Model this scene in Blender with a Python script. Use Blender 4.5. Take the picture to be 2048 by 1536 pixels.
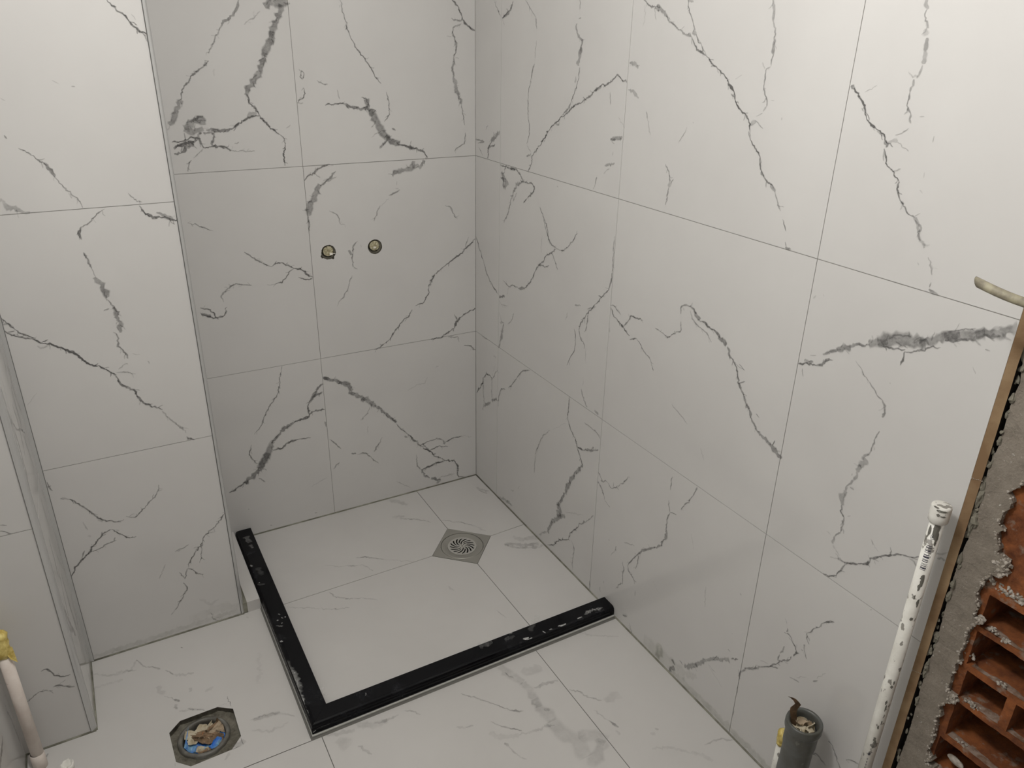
import bpy, bmesh, math, random
import numpy as np
from mathutils import Vector, Matrix, noise
from mathutils.geometry import delaunay_2d_cdt

for o in list(bpy.data.objects):
    bpy.data.objects.remove(o)
SC = bpy.context.scene
COL = SC.collection
R = random.Random(7)

# ---------------------------------------------------------------- camera
cam_d = bpy.data.cameras.new('camera')
cam_d.sensor_fit = 'HORIZONTAL'; cam_d.sensor_width = 36.0
cam_d.lens = 36.0 * 1543.68 / 2048.0
cam_d.clip_start = 0.02; cam_d.clip_end = 50
cam = bpy.data.objects.new('camera', cam_d); COL.objects.link(cam)
rt = Vector((0.871875, -0.489408, 0.017702)); up = Vector((0.189442, 0.370380, 0.909357)); bk = Vector((-0.451603, -0.789492, 0.415640))
m = Matrix((rt, up, bk)).transposed().to_4x4()
m.translation = Vector((-1.153681, -2.280951, 1.552845))
cam.matrix_world = m
SC.camera = cam

# ---------------------------------------------------------------- world, exposure
W = bpy.data.worlds.new('world'); SC.world = W; W.use_nodes = True
W.node_tree.nodes['Background'].inputs[0].default_value = (0.55, 0.6, 0.7, 1)
W.node_tree.nodes['Background'].inputs[1].default_value = 0.3
SC.view_settings.view_transform = 'Standard'; SC.view_settings.look = 'None'
SC.view_settings.gamma = 1.0; SC.view_settings.exposure = EXPOSURE = 0.0
SC.view_settings.use_curve_mapping = False
SC.cycles.transparent_max_bounces = 24

# ---------------------------------------------------------------- lamps of the room (above the picture, at the ceiling)
def area(name, loc, size, power, col, rot=(0, 0, 0)):
    l = bpy.data.lights.new(name, 'AREA'); l.shape = 'DISK'; l.size = size; l.energy = power; l.color = col
    o = bpy.data.objects.new(name, l); COL.objects.link(o); o.location = loc; o.rotation_euler = rot; return o
def bulb(name, loc, rad, power, col):
    l = bpy.data.lights.new(name, 'POINT'); l.shadow_soft_size = rad; l.energy = power; l.color = col
    o = bpy.data.objects.new(name, l); COL.objects.link(o); o.location = loc; return o
bulb('hanging_bulb', (-0.98, -1.53, 2.12), 0.08, 35, (1.0, 0.985, 0.965))

# marble veins, in millimetres on the surface they lie in: 'width strength% u v u v ...'
VEINS = {
 'pier': '''2.7 75 -1023 1601 -1013 1591 -999 1575 -988 1563 -975 1548 -963 1538 -952 1532 -946 1526;3.1 35 -963 1538 -958 1526 -951 1519;1.5 20 -977 1571 -970 1560;1.2 20 -1144 1446 -1132 1439;2.3 30 -1112 1435 -1105 1434;1.5 20 -1240 1416 -1232 1410;3.9 50 -1248 1345 -1245 1338;1.9 50 -1229 1319 -1214 1309 -1200 1295 -1186 1282;6.2 55 -1191 1287 -1186 1282 -1180 1269 -1176 1259;2.3 45 -1178 1261 -1168 1244 -1157 1225 -1145 1211 -1137 1191;7.9 32 -1282 1222 -1274 1209 -1262 1201 -1253 1192 -1236 1189;2.0 35 -1044 1215 -1034 1201 -1019 1193;4.0 80 -1027 1186 -1017 1170 -1002 1160 -983 1155 -964 1149 -944 1143;5.5 40 -994 1168 -976 1159 -961 1151;1.6 35 -968 1150 -973 1134;2.0 40 -1096 1185 -1120 1171 -1130 1156 -1148 1151 -1152 1138;4.7 50 -1149 1150 -1153 1137 -1153 1123;3.2 50 -1154 1095 -1149 1080 -1147 1066 -1145 1057;1.2 30 -1145 1057 -1141 1037;12.0 48 -1143 1037 -1135 1018 -1129 999 -1125 987;3.2 45 -1126 981 -1119 967 -1114 951;8.1 50 -1117 963 -1114 951 -1112 936 -1111 921 -1116 900;3.7 50 -1123 899 -1125 880 -1121 862 -1112 847 -1110 834;2.5 30 -1134 811 -1118 822 -1112 820;2.4 60 -1337 975 -1331 962 -1324 954 -1313 936 -1298 926 -1282 914;4.9 35 -1341 955 -1332 957 -1324 954;3.3 65 -1338 945 -1326 932 -1313 923 -1291 915;3.3 95 -1291 916 -1275 905 -1252 895 -1236 883 -1225 875 -1210 859 -1198 845 -1192 836 -1177 827 -1159 816 -1148 805 -1141 798;2.1 90 -1225 875 -1210 859 -1198 845 -1190 834;4.2 65 -1148 805 -1143 796 -1138 777 -1125 762 -1110 749 -1106 735 -1095 716 -1080 702 -1057 688;4.3 30 -1058 684 -1047 662 -1029 638 -1013 616;2.1 35 -1140 804 -1122 802 -1100 792;3.3 22 -1261 897 -1278 890 -1283 897;4.3 50 -1014 601 -1009 593 -997 588;2.0 40 -1139 957 -1127 961;2.0 30 -1130 904 -1123 898;1.6 20 -1098 844 -1082 839;1.7 15 -1307 787 -1331 761;3.3 25 -1069 820 -1067 812;2.7 45 -1333 558 -1332 542 -1327 531;2.3 45 -1338 544 -1327 546;3.9 30 -1316 506 -1297 499 -1280 478;3.5 55 -1297 499 -1280 478 -1266 459 -1252 435 -1242 423 -1225 412 -1208 404 -1193 406;7.9 28 -1248 425 -1240 415;2.3 50 -1187 414 -1167 404 -1156 413 -1136 431 -1114 450 -1104 463 -1099 482;3.6 75 -1336 280 -1320 304 -1301 323 -1282 339 -1274 349 -1262 364 -1250 377 -1237 383 -1227 387;2.4 50 -1282 337 -1260 340 -1240 348 -1220 352;2.8 70 -1225 387 -1213 375 -1203 363 -1191 348 -1182 350;2.4 40 -1293 345 -1304 324;2.4 25 -1282 428 -1276 402;5.6 20 -1279 386 -1273 380;2.8 55 -943 363 -956 345 -972 330 -988 315 -1012 297 -1022 277;3.3 60 -1022 277 -1034 264 -1051 243 -1061 228 -1067 210;2.1 50 -1022 277 -1029 239 -1038 215;2.9 55 -1068 207 -1055 193 -1046 181 -1033 174;3.3 50 -1070 208 -1082 176;2.1 40 -1092 203 -1082 180;3.0 45 -1087 166 -1080 144 -1098 116 -1119 84;2.4 35 -1092 271 -1064 278 -1056 282;2.1 25 -1121 240 -1143 199;1.6 30 -1011 301 -983 300;2.6 25 -1113 91 -1133 71;3.5 30 -1033 39 -1029 17 -1016 2 -986 0 -955 7;6.0 12 -1055 96 -1029 72 -1006 77''',
 'step': '''3.0 60 -1416 222 -1408 225 -1399 214 -1394 201 -1380 188 -1369 187 -1364 189;3.5 55 -1403 168 -1391 170 -1379 160 -1363 150;1.5 35 -1391 170 -1376 178;2.3 45 -1462 147 -1445 161 -1430 168 -1417 164 -1406 159;2.0 40 -1411 616 -1397 611;2.0 40 -1414 602 -1399 592 -1392 588''',
 'back': '''5.6 45 -681 1617 -685 1603 -697 1584 -714 1567 -727 1562 -737 1547;3.3 35 -737 1547 -751 1525 -763 1506 -774 1487;3.7 50 -776 1469 -796 1452 -821 1435 -836 1416 -852 1398 -857 1375;6.6 40 -781 1465 -791 1457;12.1 45 -857 1375 -868 1356 -883 1329 -895 1314;21.4 50 -619 1601 -598 1612 -574 1610 -557 1614;15.2 50 -574 1606 -586 1576 -600 1553 -609 1526;19.9 48 -606 1541 -609 1526 -622 1503 -633 1480;15.1 50 -628 1488 -644 1453 -659 1430 -679 1407 -692 1383;4.3 65 -691 1387 -685 1367 -673 1351 -663 1332;3.8 80 -663 1332 -648 1309 -629 1292 -613 1279;2.4 40 -613 1279 -601 1266 -601 1245;3.4 80 -601 1249 -608 1224 -607 1193;4.3 75 -663 1330 -688 1327 -710 1316 -733 1302;10.4 30 -670 1339 -696 1329;6.6 60 -719 1312 -733 1302 -758 1295 -782 1294 -806 1299;16.9 40 -860 1305 -839 1316 -814 1327 -812 1311;16.9 40 -862 1301 -846 1293 -825 1300 -813 1303;5.6 50 -854 1317 -833 1326 -809 1333;3.8 65 -896 1271 -872 1272 -844 1281 -832 1280 -826 1268 -816 1255 -792 1256;5.2 65 -792 1256 -768 1253 -749 1242;2.8 30 -749 1242 -716 1239 -686 1238;6.6 90 -894 1255 -878 1260 -858 1267 -841 1270;6.6 55 -895 1241 -877 1244 -863 1255 -843 1261 -830 1280 -819 1292;4.7 40 -815 1291 -795 1291 -787 1278 -799 1262 -792 1256;2.8 40 -862 1293 -861 1273;2.8 22 -820 1251 -834 1238 -848 1228;3.3 50 -854 1223 -865 1207 -867 1193;2.4 30 -676 1557 -659 1567 -631 1588;3.8 15 -765 1450 -768 1431;2.4 30 -738 1260 -725 1263;2.4 40 -536 1445 -541 1429 -534 1421 -530 1437 -536 1445;2.4 50 -535 1400 -530 1384 -543 1372 -555 1360;2.4 30 -555 1360 -539 1360;2.4 25 -580 1303 -594 1295;2.9 35 -889 1057 -858 1044 -825 1028;2.4 50 -414 1624 -408 1595 -399 1560 -390 1527;2.9 60 -390 1527 -372 1499 -346 1466 -331 1444 -321 1423 -307 1408;2.5 45 -292 1384 -288 1362 -284 1336 -288 1319 -303 1302;2.9 40 -495 1418 -483 1410 -465 1408;1.9 30 -439 1393 -438 1378 -434 1368;2.9 65 -478 1353 -451 1354 -423 1357;6.8 62 -428 1357 -406 1348 -383 1341 -357 1342 -345 1333;12.8 50 -355 1366 -347 1342 -336 1320;21.7 48 -345 1338 -336 1320 -326 1298 -310 1271 -291 1252;13.0 60 -301 1262 -282 1245 -257 1235;5.0 70 -267 1240 -227 1226 -196 1218 -176 1205 -166 1191;6.0 35 -247 1232 -207 1216;5.5 50 -296 1248 -312 1237 -322 1227;2.0 40 -219 1244 -224 1226;3.4 50 -369 1372 -355 1366 -347 1346;2.0 40 -326 1337 -338 1325;4.0 40 -280 1283 -268 1276;2.0 25 -345 1259 -315 1275;3.6 60 -78 1635 -58 1615 -46 1596 -43 1582;4.6 75 -43 1582 -28 1569 -2 1552;4.6 35 -43 1580 -59 1577 -79 1585;3.6 35 -46 1571 -74 1558 -77 1541;4.1 50 -77 1550 -67 1522 -64 1499 -73 1477;6.1 50 -73 1477 -76 1451 -74 1420;9.2 42 -74 1420 -64 1393 -56 1366 -48 1346;2.6 45 -48 1346 -43 1311 -38 1283;3.1 40 -36 1260 -40 1227 -64 1216 -75 1205;2.0 30 -95 1536 -80 1535;2.0 30 -68 1477 -55 1475;4.4 60 -556 1148 -548 1159 -527 1167 -507 1181 -478 1190;2.4 30 -527 1167 -509 1154;4.9 45 -461 1169 -487 1146 -511 1130;16.6 48 -511 1134 -527 1108 -544 1082 -554 1046;2.9 60 -554 1046 -554 1019 -554 1000;2.9 30 -460 1153 -487 1139;2.9 30 -555 1088 -539 1086;10.1 42 -177 1184 -188 1168 -219 1168;13.1 42 -213 1184 -219 1165 -240 1160;12.0 42 -240 1160 -271 1155 -287 1146;4.0 38 -263 1100 -284 1089 -300 1086;3.5 38 -329 1057 -338 1041 -352 1011;2.0 20 -300 1076 -327 1055;2.5 20 -272 1127 -273 1115;3.0 30 -490 1055 -467 1041 -459 1014 -445 1009;3.1 35 -110 1039 -88 1027 -78 1000 -66 996;3.4 55 -891 811 -871 804 -855 789 -853 774;3.9 60 -893 796 -878 785 -853 773 -831 776 -820 789 -823 799;8.8 50 -889 794 -865 781;2.9 55 -749 959 -733 944 -706 924 -677 906;3.4 60 -677 906 -657 917 -635 908 -611 893;4.0 70 -611 893 -586 883 -573 869 -558 860;3.0 55 -611 893 -628 883 -639 865 -652 857 -673 852;1.5 30 -673 852 -696 854;3.0 55 -602 864 -579 855 -559 853;2.9 45 -739 858 -763 863 -784 868 -803 861;3.4 38 -789 869 -803 861 -822 847 -828 834 -824 819;2.4 25 -818 849 -802 852;4.0 40 -409 955 -422 942 -427 918;4.5 55 -427 918 -429 875;2.5 35 -427 875 -415 866;5.5 40 -441 929 -429 913;3.0 40 -434 848 -443 829 -448 810 -467 784 -486 761;3.0 20 -400 942 -398 934;4.2 65 -3 919 -15 905 -39 891 -56 872 -91 855 -120 837;2.7 40 -27 927 -39 894;3.7 50 -120 837 -146 819 -164 797;8.4 50 -152 812 -164 797 -175 777;3.2 60 -175 780 -178 750 -197 723 -225 717;3.7 60 -237 705 -249 685 -278 664 -301 638 -324 611;3.2 60 -324 611 -347 596 -378 587;3.8 65 -1 675 -29 664 -56 651;6.5 60 -56 651 -71 639 -83 615;4.3 60 -83 615 -113 600 -137 587 -172 588;3.8 50 -83 664 -71 642;2.7 40 -108 585 -72 579 -66 560;3.3 50 -47 543 -23 537 -2 517;2.6 55 -680 587 -689 552 -702 497 -730 462 -751 429 -768 393 -790 372;8.4 65 -556 500 -578 485 -592 465 -608 441;5.3 70 -608 441 -613 425 -611 402;6.3 55 -561 473 -580 465 -595 460;4.2 55 -611 402 -590 411 -559 407;6.3 70 -600 408 -612 396 -633 392 -664 383;11.6 60 -664 383 -691 372 -707 361;7.4 60 -707 361 -724 343 -741 327;20.3 50 -735 331 -754 298 -772 268 -791 238;3.2 60 -614 316 -655 320;5.9 65 -655 320 -686 316 -708 301 -738 300;3.2 50 -803 337 -812 308 -807 284 -792 265;9.4 55 -552 521 -524 507 -494 490;13.7 50 -504 494 -484 485 -459 457;7.3 70 -554 524 -534 512;11.8 50 -473 454 -444 433 -419 410;12.9 50 -429 421 -403 398 -381 381;7.7 55 -387 385 -360 355 -333 325 -314 302;8.8 45 -328 318 -311 301;3.4 55 -314 296 -284 257 -255 225;6.8 55 -264 234 -244 210 -227 186;4.0 75 -227 186 -197 159 -167 128 -129 98;4.7 75 -129 98 -91 84 -78 60 -75 36;3.4 50 -227 187 -196 194 -159 198 -134 185;6.9 45 -137 182 -128 167;3.5 60 -128 174 -96 185 -58 183;2.3 20 -58 183 -19 171;4.0 50 -191 157 -153 164 -116 154;5.7 45 -214 189 -191 154;5.2 50 -129 98 -167 98 -199 90 -218 85;2.7 30 -404 383 -416 359 -440 338;2.7 20 -188 450 -201 429 -224 431 -266 412;3.3 20 -146 483 -158 480;3.3 40 -552 294 -532 271 -515 248;5.5 50 -481 221 -465 215;3.3 45 -460 209 -437 212 -415 191 -386 156;2.8 35 -366 256 -375 243;4.5 45 -372 242 -384 230 -400 206;4.8 30 -562 364 -559 343;3.9 40 -524 198 -539 187 -548 177;2.2 18 -416 314 -418 284;6.7 30 -285 239 -273 231;23.6 45 -754 294 -766 274 -790 245;14.0 50 -790 245 -807 223 -839 203;5.4 65 -828 212 -865 193 -891 184;3.3 50 -794 211 -776 191;2.7 40 -780 242 -766 233;3.6 60 -78 69 -79 21 -53 3 -6 -3;5.2 50 -129 96 -167 96 -205 87 -224 85;7.0 50 -224 85 -212 59 -194 40;9.5 45 -188 38 -157 22 -163 7;3.5 35 -243 153 -239 106 -224 82;2.3 25 -323 63 -270 21;2.2 20 -569 153 -597 142 -631 130;3.0 30 -156 29 -131 32 -92 31;2.8 50 -779 22 -772 19;2.2 50 -841 106 -838 103;2.8 50 -627 22 -618 22''',
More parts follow.
